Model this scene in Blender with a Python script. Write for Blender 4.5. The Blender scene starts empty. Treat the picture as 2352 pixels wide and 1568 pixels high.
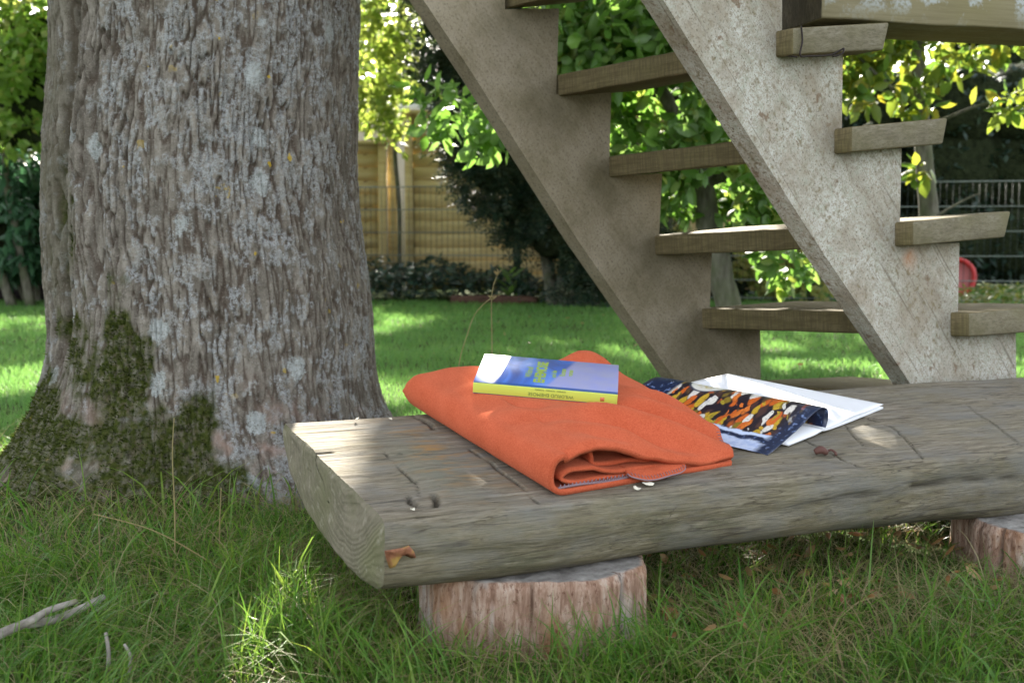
import bpy, bmesh, math, random
import numpy as np
from mathutils import Matrix, Vector

scene = bpy.context.scene
COL = scene.collection
rng = np.random.default_rng(7)
R = math.radians

# ---------------------------------------------------------------- camera
F = 2500.0                                   # focal length in units of a 2352 px wide picture
PITCH = math.atan(224 / 2500)
CAM = np.array([0.0, 0.0, 0.5])
cam = bpy.data.cameras.new("camera")
cam.sensor_width = 36.0
cam.lens = 36.0 * F / 2352
cam.clip_start = 0.05
cam.clip_end = 400.0
cam.dof.use_dof = True
cam.dof.focus_distance = 1.6
cam.dof.aperture_fstop = 7.5
camo = bpy.data.objects.new("camera", cam)
camo.location = CAM
camo.rotation_euler = (math.pi / 2 - PITCH, 0, 0)
COL.objects.link(camo)
scene.camera = camo

# ---------------------------------------------------------------- sky and sun
SUN_AZ, SUN_EL = R(-1.0), R(31.0)
SUN = np.array([math.sin(SUN_AZ) * math.cos(SUN_EL), math.cos(SUN_AZ) * math.cos(SUN_EL), math.sin(SUN_EL)])
world = bpy.data.worlds.new("World")
scene.world = world
world.use_nodes = True
wn = world.node_tree
wn.nodes.clear()
sky = wn.nodes.new("ShaderNodeTexSky")
sky.sky_type = 'NISHITA'
sky.sun_disc = False
sky.sun_elevation = SUN_EL
sky.sun_rotation = SUN_AZ
sky.air_density = 1.0
sky.dust_density = 3.0
sky.ozone_density = 0.6
hs = wn.nodes.new("ShaderNodeHueSaturation")
hs.inputs['Saturation'].default_value = 0.32
bg = wn.nodes.new("ShaderNodeBackground")
bg.inputs['Strength'].default_value = 0.15
wo = wn.nodes.new("ShaderNodeOutputWorld")
wn.links.new(sky.outputs[0], hs.inputs['Color'])
wn.links.new(hs.outputs[0], bg.inputs['Color'])
wn.links.new(bg.outputs[0], wo.inputs['Surface'])
sl = bpy.data.lights.new("sun", 'SUN')
sl.energy = 5.0
sl.angle = R(0.5)
sl.color = (1.0, 0.93, 0.80)
slo = bpy.data.objects.new("sun", sl)
slo.rotation_euler = Vector(SUN).to_track_quat('Z', 'Y').to_euler()
COL.objects.link(slo)
vs = scene.view_settings
vs.view_transform = 'Standard'
vs.look = 'None'
vs.gamma = 1.0
vs.use_curve_mapping = False
vs.exposure = 2.4
scene.cycles.use_denoising = True
scene.cycles.max_bounces = 8
scene.cycles.transparent_max_bounces = 8

# ---------------------------------------------------------------- helpers: measuring
fw = np.array([0, math.cos(PITCH), -math.sin(PITCH)])
upv = np.array([0, math.sin(PITCH), math.cos(PITCH)])
rt = np.array([1.0, 0, 0])


def ray(px, py):
    return fw + rt * (px - 1176) / F - upv * (py - 784) / F


def at(px, py, Y):
    d = ray(px, py)
    return CAM + d * (Y / d[1])


def onplane(px, py, p0, n):
    d = ray(px, py)
    return CAM + d * (np.dot(np.asarray(p0) - CAM, n) / np.dot(d, n))


def proj(P):
    q = np.atleast_2d(P) - CAM
    z = np.maximum(q @ fw, 1e-3)
    return np.stack([1176 + F * (q @ rt) / z, 784 - F * (q @ upv) / z], 1), q @ fw


def nrm(a):
    a = np.asarray(a, float)
    return a / np.maximum(np.linalg.norm(a, axis=-1, keepdims=True), 1e-9)


def sstep(a, b, x):
    t = np.clip((x - a) / (b - a), 0, 1)
    return t * t * (3 - 2 * t)


# ---------------------------------------------------------------- helpers: noise
_perm = np.random.default_rng(3).permutation(256)
_perm = np.concatenate([_perm, _perm, _perm])
_grad = nrm(np.random.default_rng(4).normal(size=(256, 3)))


def pn(P, seed=0):
    P = np.asarray(P, float) + seed * 17.13
    i = np.floor(P).astype(int)
    f = P - i
    w = f * f * f * (f * (f * 6 - 15) + 10)
    i &= 255
    out = 0
    for dx in (0, 1):
        for dy in (0, 1):
            for dz in (0, 1):
                h = _perm[_perm[_perm[(i[..., 0] + dx) & 255] + ((i[..., 1] + dy) & 255)] + ((i[..., 2] + dz) & 255)]
                g = _grad[h]
                d = (f - np.array([dx, dy, dz]))
                k = (w[..., 0] if dx else 1 - w[..., 0]) * (w[..., 1] if dy else 1 - w[..., 1]) * (w[..., 2] if dz else 1 - w[..., 2])
                out = out + k * (g * d).sum(-1)
    return out * 1.6


def fbm(P, o=3, seed=0):
    s, a = 0, 1.0
    for k in range(o):
        s = s + a * pn(np.asarray(P) * 2 ** k, seed + k)
        a *= 0.5
    return s


# ---------------------------------------------------------------- helpers: objects
def mesh_data(name, V, faces, smooth=True, attrs=None):
    """faces: (M,k) array, list of lists, or a list of (M,k) arrays"""
    me = bpy.data.meshes.new(name)
    V = np.asarray(V, np.float32)
    if isinstance(faces, np.ndarray):
        faces = [faces]
    if isinstance(faces, list) and len(faces) and isinstance(faces[0], np.ndarray) and faces[0].ndim == 2:
        loops = np.concatenate([f.ravel() for f in faces]).astype(np.int32)
        tot = np.concatenate([np.full(len(f), f.shape[1], np.int32) for f in faces])
    else:
        loops = np.array([i for f in faces for i in f], np.int32)
        tot = np.array([len(f) for f in faces], np.int32)
    st = np.concatenate([[0], np.cumsum(tot)[:-1]]).astype(np.int32)
    me.vertices.add(len(V))
    me.vertices.foreach_set('co', V.ravel())
    me.loops.add(len(loops))
    me.loops.foreach_set('vertex_index', loops)
    me.polygons.add(len(tot))
    me.polygons.foreach_set('loop_start', st)
    me.polygons.foreach_set('loop_total', tot)
    if smooth:
        me.polygons.foreach_set('use_smooth', np.ones(len(tot), bool))
    if attrs:
        for k, a in attrs.items():
            at_ = me.attributes.new(k, 'FLOAT', 'POINT')
            at_.data.foreach_set('value', np.asarray(a, np.float32))
    me.update(calc_edges=True)
    return me


def tag(o, label=None, cat=None, group=None, kind=None):
    if label:
        o['label'] = label
    if cat:
        o['category'] = cat
    if group:
        o['group'] = group
    if kind:
        o['kind'] = kind
    return o


def link(name, me, m, parent=None, mat=None):
    o = bpy.data.objects.new(name, me)
    COL.objects.link(o)
    if m is not None and not me.materials:
        me.materials.append(m)
    if parent is not None:
        o.parent = parent
    if mat is not None:
        o.matrix_local = mat
    return o


def empty(name, loc, label, cat, group=None):
    o = bpy.data.objects.new(name, None)
    o.empty_display_size = 0.1
    COL.objects.link(o)
    o.location = loc
    tag(o, label, cat, group)
    return o


def part(name, V, faces, m, root, smooth=True, attrs=None, kind=None):
    """world-space vertices -> a child of root"""
    V = np.asarray(V, float) - np.array(root.matrix_world.translation if root.parent else root.location)
    o = link(name, mesh_data(name, V, faces, smooth, attrs), m, root)
    if kind:
        o['kind'] = kind
    return o


def grid_faces(nu, nv, wrap_u=False):
    """vertex index = i*nv + j"""
    iu = np.arange(nu if wrap_u else nu - 1)
    jv = np.arange(nv - 1)
    I, J = np.meshgrid(iu, jv, indexing='ij')
    I2 = (I + 1) % nu
    return np.stack([I * nv + J, I2 * nv + J, I2 * nv + J + 1, I * nv + J + 1], -1).reshape(-1, 4)


def tube(pts, rad, k=6, caps=True):
    pts = np.asarray(pts, float)
    n = len(pts)
    rad = np.broadcast_to(rad, (n,))
    T = nrm(np.gradient(pts, axis=0))
    a = np.array([0, 0, 1.0]) if abs(T[0][2]) < 0.9 else np.array([1.0, 0, 0])
    V = []
    s = nrm(np.cross(T[0], a))
    for i in range(n):
        s = nrm(s - T[i] * np.dot(s, T[i]))
        b = np.cross(T[i], s)
        ang = np.arange(k) * 2 * math.pi / k
        V.append(pts[i] + rad[i] * (np.cos(ang)[:, None] * s + np.sin(ang)[:, None] * b))
    V = np.concatenate(V)
    fs = []
    for i in range(n - 1):
        for j in range(k):
            fs.append([i * k + j, i * k + (j + 1) % k, (i + 1) * k + (j + 1) % k, (i + 1) * k + j])
    if caps:
        fs.append(list(range(k))[::-1])
        fs.append([(n - 1) * k + j for j in range(k)])
    return V, fs


def join(parts):
    V, fs, o = [], [], 0
    for v, f in parts:
        V.append(v)
        fs += [[i + o for i in q] for q in (f.tolist() if isinstance(f, np.ndarray) else f)]
        o += len(v)
    return np.concatenate(V), fs


def smooth_path(P, n):
    P = np.asarray(P, float)
    t = np.arange(len(P))
    x = np.linspace(0, len(P) - 1, n)
    out = np.zeros((n, P.shape[1]))
    for i, q in enumerate(x):
        k = min(int(q), len(P) - 2)
        f = q - k
        p0, p1, p2, p3 = P[max(k - 1, 0)], P[k], P[k + 1], P[min(k + 2, len(P) - 1)]
        out[i] = 0.5 * ((2 * p1) + (-p0 + p2) * f + (2 * p0 - 5 * p1 + 4 * p2 - p3) * f * f + (-p0 + 3 * p1 - 3 * p2 + p3) * f ** 3)
    return out


def prism(poly, n_off):
    """planar polygon (k,3) extruded by n_off"""
    k = len(poly)
    V = np.concatenate([poly, poly + n_off])
    fs = [list(range(k)), [k + i for i in range(k)][::-1]]
    for i in range(k):
        j = (i + 1) % k
        fs.append([j, i, k + i, k + j])
    return V, fs


def bevel(o, w=0.003, seg=2, ang=30):
    b = o.modifiers.new('bevel', 'BEVEL')
    b.width = w
    b.segments = seg
    b.limit_method = 'ANGLE'
    b.angle_limit = R(ang)
    return o


def fix_normals(me):
    bm = bmesh.new()
    bm.from_mesh(me)
    bmesh.ops.recalc_face_normals(bm, faces=bm.faces)
    bm.to_mesh(me)
    bm.free()


# ---------------------------------------------------------------- helpers: materials
class NT:
    def __init__(s, name):
        s.m = bpy.data.materials.new(name)
        s.m.use_nodes = True
        s.t = s.m.node_tree
        s.t.nodes.clear()
        s.out = s.t.nodes.new("ShaderNodeOutputMaterial")

    def n(s, typ, **kw):
        d = s.t.nodes.new("ShaderNode" + typ)
        for k, v in kw.items():
            setattr(d, k, v)
        return d

    def set(s, sock, v):
        if hasattr(v, 'is_output') or isinstance(v, bpy.types.NodeSocket):
            s.t.links.new(v, sock)
        elif isinstance(v, (tuple, list)) and len(v) == 3 and sock.type == 'RGBA':
            sock.default_value = (*v, 1)
        else:
            sock.default_value = v

    def coord(s, out='Object', scale=(1, 1, 1)):
        c = s.n("TexCoord")
        mp = s.n("Mapping")
        mp.inputs['Scale'].default_value = scale
        s.t.links.new(c.outputs[out], mp.inputs['Vector'])
        return mp.outputs[0]

    def noise(s, vec, scale, detail=4, rough=0.55, dist=0.0):
        d = s.n("TexNoise")
        s.set(d.inputs['Vector'], vec)
        d.inputs['Scale'].default_value = scale
        d.inputs['Detail'].default_value = detail
        d.inputs['Roughness'].default_value = rough
        d.inputs['Distortion'].default_value = dist
        return d.outputs['Fac']

    def voro(s, vec, scale, feature='F1', out='Distance'):
        d = s.n("TexVoronoi", feature=feature)
        s.set(d.inputs['Vector'], vec)
        d.inputs['Scale'].default_value = scale
        return d.outputs[out]

    def ramp(s, fac, stops):
        d = s.n("ValToRGB")
        s.set(d.inputs[0], fac)
        e = d.color_ramp.elements
        while len(e) < len(stops):
            e.new(0.5)
        for q, (p, c) in zip(e, stops):
            q.position = p
            q.color = (*c, 1) if isinstance(c, (tuple, list)) else (c, c, c, 1)
        return d.outputs[0]

    def mix(s, fac, a, b, mode='MIX'):
        d = s.n("Mix", data_type='RGBA', blend_type=mode)
        s.set(d.inputs[0], fac)
        s.set(d.inputs[6], a)
        s.set(d.inputs[7], b)
        return d.outputs[2]

    def math(s, op, a, b=0.0, c=None):
        d = s.n("Math", operation=op)
        s.set(d.inputs[0], a)
        s.set(d.inputs[1], b)
        if c is not None:
            s.set(d.inputs[2], c)
        return d.outputs[0]

    def attr(s, name):
        return s.n("Attribute", attribute_name=name).outputs['Fac']

    def island(s):
        return s.n("NewGeometry").outputs['Random Per Island']

    def bump(s, h, strength=0.3, dist=0.01):
        d = s.n("Bump")
        s.set(d.inputs['Height'], h)
        d.inputs['Strength'].default_value = strength
        d.inputs['Distance'].default_value = dist
        return d.outputs[0]

    def pbr(s, col, rough=0.8, normal=None, spec=0.3, **kw):
        d = s.n("BsdfPrincipled")
        s.set(d.inputs['Base Color'], col)
        s.set(d.inputs['Roughness'], rough)
        s.set(d.inputs['Specular IOR Level'], spec)
        for k, v in kw.items():
            s.set(d.inputs[k], v)
        if normal is not None:
            s.set(d.inputs['Normal'], normal)
        return d.outputs[0]

    def done(s, sh):
        s.t.links.new(sh, s.out.inputs['Surface'])
        return s.m


def leaf_mat(name, cols, trans=0.45, tcol=None, rough=0.4, spec=0.35):
    """leaf: colour varies from leaf to leaf, light passes through"""
    t = NT(name)
    k = len(cols)
    c = t.ramp(t.island(), [(i / max(k - 1, 1), q) for i, q in enumerate(cols)])
    vn = t.noise(t.coord(scale=(1, 1, 1)), 40, 3)
    c = t.mix(t.math('MULTIPLY', vn, 0.35), c, tuple(x * 0.55 for x in cols[0]))
    p = t.pbr(c, rough, None, spec)
    tr = t.n("BsdfTranslucent")
    hsn = t.n("HueSaturation")
    hsn.inputs['Hue'].default_value = 0.492
    hsn.inputs['Saturation'].default_value = 1.05
    hsn.inputs['Value'].default_value = 2.1
    t.set(hsn.inputs['Color'], c)
    t.set(tr.inputs['Color'], hsn.outputs[0])
    ms = t.n("MixShader")
    ms.inputs[0].default_value = trans
    t.t.links.new(p, ms.inputs[1])
    t.t.links.new(tr.outputs[0], ms.inputs[2])
    return t.done(ms.outputs[0])


def wood_mat(name, base, dark, pale, axis=0, grain=60, alg=None, algamt=0.4, bump=0.35, rough=0.85, extra=None, stretch=0.05):
    """weathered wood with the grain along one local axis"""
    t = NT(name)
    sc = [1.0, 1.0, 1.0]
    sc[axis] = stretch
    v = t.coord(scale=tuple(sc))
    g1 = t.noise(v, grain, 8, 0.72, 0.6)
    g2 = t.noise(v, grain * 4.5, 4, 0.6)
    v1 = t.coord()
    big = t.noise(v1, 5, 4, 0.6)
    spk = t.noise(v1, 160, 3, 0.7)
    c = t.ramp(g1, [(0.28, dark), (0.5, base), (0.72, pale)])
    c = t.mix(t.math('MULTIPLY', t.ramp(g2, [(0.40, 1.0), (0.52, 0.0)]), 0.7), c, dark)
    c = t.mix(t.ramp(spk, [(0.62, 0.0), (0.75, 0.6)]), c, pale)
    if alg:
        f = t.math('MULTIPLY', t.ramp(big, [(0.35, 0.0), (0.65, 1.0)]), algamt)
        c = t.mix(f, c, alg)
    h = t.math('ADD', t.math('MULTIPLY', g1, 1.0), t.math('MULTIPLY', g2, 0.5))
    if extra:
        c = extra(t, c)
    return t.done(t.pbr(c, rough, t.bump(h, bump, 0.004), 0.25))


# ================================================================ ground
def ground_z(x, y):
    x, y = np.asarray(x, float), np.asarray(y, float)
    P = np.stack([x * 0.9, y * 0.9, np.zeros_like(x)], -1)
    z = 0.018 * pn(P, 5) + 0.01 * pn(P * 3.1, 6)
    z = z * sstep(0.3, 2.0, np.hypot(x - 0.2, y - 1.6) + 0.4)
    z = z + 0.02 * np.exp(-((x + 0.65) ** 2 + (y - 2.3) ** 2) / 0.5)       # swelling round the oak
    return z


t = NT("lawn_soil")
v = t.coord()
c = t.ramp(t.noise(v, 3.0, 6), [(0.3, (0.035, 0.06, 0.014)), (0.55, (0.05, 0.085, 0.02)), (0.75, (0.085, 0.09, 0.035))])
c = t.mix(t.ramp(t.noise(v, 60, 4), [(0.45, 0.0), (0.7, 0.7)]), c, (0.09, 0.065, 0.035))
M_soil = t.done(t.pbr(c, 0.95, t.bump(t.noise(v, 90, 4), 0.8, 0.01), 0.1))

xs = np.unique(np.concatenate([np.linspace(-90, -8, 30), np.linspace(-8, 8, 161), np.linspace(8, 90, 30)]))
ys = np.unique(np.concatenate([np.linspace(-60, -1, 24), np.linspace(-1, 12, 131), np.linspace(12, 140, 40)]))
GX, GY = np.meshgrid(xs, ys, indexing='ij')
GV = np.stack([GX, GY, ground_z(GX, GY)], -1).reshape(-1, 3)
o = link("lawn", mesh_data("lawn", GV, grid_faces(len(xs), len(ys))), M_soil)
tag(o, kind='structure')

# ================================================================ oak trunk
TS = 1.08                                        # the oak stands a little way behind the bench
TX, TY = -0.605 * TS, 2.16 * TS


def trunk_r(th, z):
    """base outline of the oak at angle th (0 = towards +x, -pi/2 = towards the camera)"""
    z = 0.5 + (np.asarray(z) - 0.5) / TS
    r = 0.286 + 0.020 * sstep(0.9, 0.3, z) + 0.052 * sstep(0.45, 0.0, z) ** 1.3 + 0.10 * sstep(0.2, -0.1, z)
    r = r - 0.02 * sstep(1.0, 3.5, z)
    lob = (0.55 * np.cos(3 * th + 0.6) + 0.45 * np.cos(5 * th - 1.1))
    r = r * (1 + 0.012 * lob) + lob * 0.04 * sstep(0.33, -0.02, z)
    r = r + 0.055 * np.exp(-((np.angle(np.exp(1j * (th + 2.75)))) / 0.42) ** 2) * sstep(0.30, -0.03, z)   # root spreading left
    r = r - 0.030 * np.exp(-((np.angle(np.exp(1j * (th + 0.15)))) / 0.75) ** 2) * sstep(0.42, 0.12, z)
    return r * TS


def trunk_c(z):
    z = 0.5 + (np.asarray(z, float) - 0.5) / TS
    cx = TX + 0.018 + 0.0 * z + 0.02 * sstep(0.25, 0.0, z) - 0.020 * np.exp(-((z - 0.62) / 0.22) ** 2)
    return cx, TY + 0 * z


th = np.concatenate([np.linspace(-math.pi - 0.12, 0.35, 500), np.linspace(0.35, math.pi - 0.12, 36)[1:-1]])
zz = np.concatenate([np.linspace(-0.08, 1.2, 470), np.linspace(1.2, 4.2, 30)[1:]])
TH, ZZ = np.meshgrid(th, zz, indexing='ij')
r0 = trunk_r(TH, ZZ)
cx, cy = trunk_c(ZZ)
arc = TH * 0.31
warp = 0.22 * pn(np.stack([arc * 9, ZZ * 5, 0 * arc], -1), 11)
q = np.stack([np.cos(TH) * 0.31 * 78 + warp, np.sin(TH) * 0.31 * 78 + warp, ZZ * 13 + 1.5 * warp], -1)
rid = 1 - np.abs(pn(q, 1) + 0.25 * pn(q * 2.3, 14)) * 2.4                     # narrow fissures between long ridges
q2 = np.stack([np.cos(TH) * 0.31 * 120, np.sin(TH) * 0.31 * 120, ZZ * 45], -1)
rid2 = pn(q2, 2)
q3 = np.stack([np.cos(TH) * 0.31 * 210, np.sin(TH) * 0.31 * 210, ZZ * 150], -1)
fine = pn(q3, 3)
fis = sstep(0.42, 0.98, rid)                          # 1 in the fissure line
flute = pn(np.stack([np.cos(TH) * 3.6, np.sin(TH) * 3.6, ZZ * 0.8], -1), 8)
lump = pn(np.stack([np.cos(TH) * 2, np.sin(TH) * 2, ZZ * 4], -1), 9)
leftness = sstep(-1.75, -2.5, TH)                      # deeper furrows on the left flank
deep = np.exp(-((np.angle(np.exp(1j * (TH + 2.28 + 0.05 * np.sin(ZZ * 5)))) / 0.06) ** 2)) * sstep(0.1, 0.5, ZZ)
deep2 = np.exp(-((np.angle(np.exp(1j * (TH + 2.02 - 0.06 * np.sin(ZZ * 4)))) / 0.05) ** 2)) * sstep(0.25, 0.5, ZZ) * 0.6
soft = 0.55 + 0.45 * sstep(-0.3, 0.4, pn(np.stack([np.cos(TH) * 5, np.sin(TH) * 5, ZZ * 6], -1), 12))
soft = soft * (0.55 + 0.9 * sstep(-0.35, 0.35, pn(np.stack([np.cos(TH) * 2.6, np.sin(TH) * 2.6, ZZ * 2.2], -1), 15)))
plate = pn(np.stack([np.cos(TH) * 0.31 * 30, np.sin(TH) * 0.31 * 30, ZZ * 19], -1), 16)
disp = -0.0062 * fis * soft * (1 + 0.7 * leftness) + 0.0024 * rid2 + 0.0024 * plate + 0.0016 * fine + 0.010 * flute + 0.006 * lump - 0.030 * deep - 0.020 * deep2
rr = r0 + disp
TV = np.stack([cx + rr * np.cos(TH), cy + rr * np.sin(TH), ZZ], -1)
# moss: low down, mostly left of the middle, in patches
mz = 0.27 + 0.10 * np.exp(-((TH + 1.95) / 0.35) ** 2) - 0.17 * sstep(-1.48, -1.18, TH)
mn = fbm(np.stack([np.cos(TH) * 3.4, np.sin(TH) * 3.4, ZZ * 9], -1), 4, 21)
moss = sstep(-0.22, 0.62, mn * 0.85 + np.clip((mz - 0.03 - ZZ) * 4.2, -2, 0.55) + 0.10 + 0.3 * pn(np.stack([np.cos(TH) * 16, np.sin(TH) * 16, ZZ * 40], -1), 23))
moss *= sstep(-1.05, -1.30, TH)
mstreak = sstep(0.25, 0.6, pn(np.stack([np.cos(TH) * 12, np.sin(TH) * 12, ZZ * 3], -1), 22)) * sstep(0.85, 0.55, ZZ) * sstep(-1.9, -2.2, TH) * 0.75
moss = np.clip(np.maximum(moss, mstreak * (0.3 + 0.7 * fis)), 0, 1)
Ql = np.stack([np.cos(TH) * 0.31, np.sin(TH) * 0.31, ZZ * 0.72], -1)
lich = 0.75 * pn(Ql * 17, 31) + 0.75 * pn(Ql * 52, 32) + 0.55 * pn(Ql * 115, 34) + 0.3 * pn(Ql * 240, 35)
lbias = 0.42 * sstep(-2.3, -1.45, TH) - 0.44 + 0.35 * pn(np.stack([np.cos(TH) * 2.2, np.sin(TH) * 2.2, ZZ * 2.6], -1), 33)
lich = sstep(-0.02, 0.16, lich + lbias + 0.30 * (0.45 - fis) + 0.22 * rid2)
lich *= (1 - moss)
tree = empty("oak_tree", (TX, TY, 0), "massive oak with lichen crusted bark and a mossy foot beside the log bench", "tree")
t = NT("oak_bark")
v = t.coord()
vv = t.coord(scale=(1, 1, 0.22))
n1 = t.noise(vv, 60, 5, 0.6)
n2 = t.noise(v, 260, 4, 0.7)
c = t.ramp(n1, [(0.3, (0.080, 0.070, 0.055)), (0.5, (0.155, 0.136, 0.110)), (0.7, (0.26, 0.235, 0.195))])
c = t.mix(t.math('MULTIPLY', t.attr('fissure'), 0.85), c, (0.060, 0.042, 0.030))  # fissures painted darker to stand in for the shade inside them
c = t.mix(t.math('MULTIPLY', t.ramp(n2, [(0.55, 0.0), (0.7, 1.0)]), 0.5), c, (0.34, 0.30, 0.26))
lc = t.ramp(t.noise(v, 22, 3), [(0.35, (0.29, 0.29, 0.27)), (0.6, (0.345, 0.365, 0.37))])
lc = t.mix(t.ramp(t.noise(v, 420, 2), [(0.5, 0.0), (0.62, 0.8)]), lc, (0.17, 0.16, 0.14))
lf = t.math('MULTIPLY', t.attr('lichen'), t.math('MULTIPLY', t.ramp(t.noise(v, 150, 3, 0.7), [(0.40, 0.0), (0.52, 1.0)]), t.ramp(t.noise(v, 420, 2, 0.6), [(0.38, 0.25), (0.52, 1.0)])))
c = t.mix(t.math('MULTIPLY', lf, 0.92), c, lc)
c = t.mix(t.math('MULTIPLY', t.ramp(t.noise(v, 330, 3, 0.7), [(0.56, 0.0), (0.64, 1.0)]), 0.6), c, (0.055, 0.042, 0.03))
c = t.mix(t.math('MULTIPLY', t.ramp(t.noise(v, 120, 4, 0.8), [(0.62, 0.0), (0.68, 1.0)]), t.attr('lichen')), c, (0.42, 0.43, 0.42))
yl = t.math('MULTIPLY', t.ramp(t.noise(v, 30, 2), [(0.70, 0.0), (0.72, 1.0)]), t.ramp(t.noise(v, 5, 2), [(0.45, 0.0), (0.6, 1.0)]))
c = t.mix(yl, c, (0.36, 0.25, 0.03))
vp = t.n("TexVoronoi")
t.set(vp.inputs['Vector'], t.coord(scale=(1, 1, 0.8)))
vp.inputs['Scale'].default_value = 17
vs_ = t.n("SeparateColor")
t.t.links.new(vp.outputs['Color'], vs_.inputs[0])
rnd = t.math('ADD', vp.outputs['Distance'], t.math('MULTIPLY', t.noise(v, 45, 5, 0.75), 0.75))
pat = t.math('MULTIPLY', t.ramp(rnd, [(0.66, 1.0), (0.74, 0.0)]), t.ramp(vs_.outputs[0], [(0.83, 0.0), (0.85, 1.0)]))
pat = t.math('MULTIPLY', pat, t.math('SUBTRACT', 1.0, t.attr('left')))
c = t.mix(t.math('MULTIPLY', pat, t.ramp(t.noise(v, 300, 3, 0.7), [(0.38, 0.3), (0.52, 0.9)])), c, (0.34, 0.36, 0.345))
oliv = t.math('MULTIPLY', t.attr('left'), t.ramp(t.noise(v, 12, 4), [(0.3, 0.2), (0.7, 0.85)]))
c = t.mix(oliv, c, (0.088, 0.080, 0.048))
mc = t.ramp(t.noise(v, 90, 4), [(0.3, (0.014, 0.022, 0.003)), (0.55, (0.045, 0.055, 0.009)), (0.75, (0.10, 0.085, 0.045))])
c = t.mix(t.math('MULTIPLY', t.ramp(t.attr('moss'), [(0.05, 0.0), (0.7, 1.0)]), t.ramp(t.noise(v, 70, 4, 0.7), [(0.36, 0.35), (0.55, 1.0)])), c, mc)
pk = t.math('MULTIPLY', t.ramp(t.noise(v, 14, 3), [(0.55, 0.0), (0.68, 0.7)]), t.attr('low'))
c = t.mix(t.math('MULTIPLY', pk, t.math('SUBTRACT', 1.0, t.attr('moss'))), c, (0.28, 0.19, 0.15))
M_bark = t.done(t.pbr(c, 0.92, t.bump(t.math('ADD', n1, n2), 0.55, 0.004), 0.15))
nz = len(zz)
A = dict(fissure=fis.ravel(), lichen=lich.ravel(), moss=moss.ravel(), left=(sstep(-2.0, -2.55, TH) * sstep(0.2, 0.6, ZZ)).ravel(),
         low=(sstep(0.3, 0.1, ZZ)).ravel())
part("trunk", TV.reshape(-1, 3), grid_faces(len(th), nz, True), M_bark, tree, attrs=A)
TRUNK_V = TV
# moss cushions: short upright shoots on the mossy bark
sel = rng.random(moss.shape) < (sstep(0.25, 1.0, moss) ** 1.5 * 0.36 * (ZZ < 0.75))
sel &= (TH < 0.0)
base = TV[sel]
nr = np.stack([np.cos(TH[sel]), np.sin(TH[sel]), 0.15 + 0 * TH[sel]], -1)
n_ = len(base)
d = nrm(nr + rng.normal(0, 0.5, (n_, 3)) + np.array([0, 0, 0.35]))
s = nrm(np.cross(d, rng.normal(size=(n_, 3))))
L = rng.uniform(0.004, 0.011, n_)[:, None]
w = 0.0016
MV = np.stack([base - s * w - nr * 0.002, base + s * w - nr * 0.002, base + d * L], 1).reshape(-1, 3)
M_moss = leaf_mat("moss_green", [(0.016, 0.024, 0.003), (0.035, 0.048, 0.006), (0.06, 0.075, 0.012)], 0.25, rough=0.8, spec=0.1)
part("moss", MV, np.arange(n_ * 3).reshape(-1, 3), M_moss, tree, smooth=False, kind='stuff')

# ================================================================ log bench
O = at(885, 1195, 1.22)
U = nrm([0.925, 0.38, 0.0])
W_ = nrm([-0.38, 0.925, 0.135])
N_ = np.cross(U, W_)
MB = Matrix(((U[0], W_[0], N_[0], O[0]), (U[1], W_[1], N_[1], O[1]), (U[2], W_[2], N_[2], O[2]), (0, 0, 0, 1)))


def B(a, b, c=0.0):
    return O + U * np.asarray(a)[..., None] + W_ * np.asarray(b)[..., None] + N_ * np.asarray(c)[..., None]


def onb(px, py, h=0.0):
    p = onplane(px, py, O + N_ * h, N_) - O
    return np.array([p @ U, p @ W_])


bench = bpy.data.objects.new("log_bench", None)
bench.empty_display_size = 0.1
COL.objects.link(bench)
bench.location = (O[0] + 0.5, O[1] + 0.4, 0)
tag(bench, "low bench made of a weathered split log laid on short stumps", "bench")
BINV = Matrix.Translation(-Vector(bench.location))

sec = smooth_path([(0.41, -0.012), (0.405, -0.001), (0.398, 0.0)], 4)[:-1]
top_b = np.linspace(0.398, 0.008, 130)
side = smooth_path([(0.008, 0.0), (0.002, -0.002), (-0.003, -0.008), (-0.008, -0.03), (-0.007, -0.06), (0.004, -0.084), (0.04, -0.1), (0.12, -0.108),
                    (0.21, -0.106), (0.28, -0.096), (0.33, -0.078), (0.38, -0.045), (0.408, -0.02), (0.41, -0.012)], 80)
secs = np.concatenate([sec, np.stack([top_b, 0 * top_b], 1)[:-1], side[:-1]])
ns = len(secs)
LB = 1.75
aa = np.linspace(0, LB, 540)
AA, SI = np.meshgrid(aa, np.arange(ns), indexing='ij')
BB = secs[:, 0][SI].copy()
CC = secs[:, 1][SI].copy()
is_top = (SI >= len(sec)) & (SI < len(sec) + len(top_b) - 1)
# outline wanders: ends and edges are hand cut
edge_in = 0.030 * sstep(0.15, 1.0, AA) + 0.006 * pn(np.stack([AA * 4, 0 * AA, 0 * AA], -1), 41)
BB += edge_in * sstep(0.2, 0.0, BB)
thin = 1 + 0.26 * sstep(0.55, 1.15, AA) + 0.05 * pn(np.stack([AA * 2.5, BB * 3, 0 * AA], -1), 42)
CC = np.where(is_top, CC, CC * thin)
end = np.exp(-AA / 0.01)
# grooves: saw cuts and drying cracks on the seat
crack = np.zeros_like(AA)
cdepth = np.zeros_like(AA)


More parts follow.
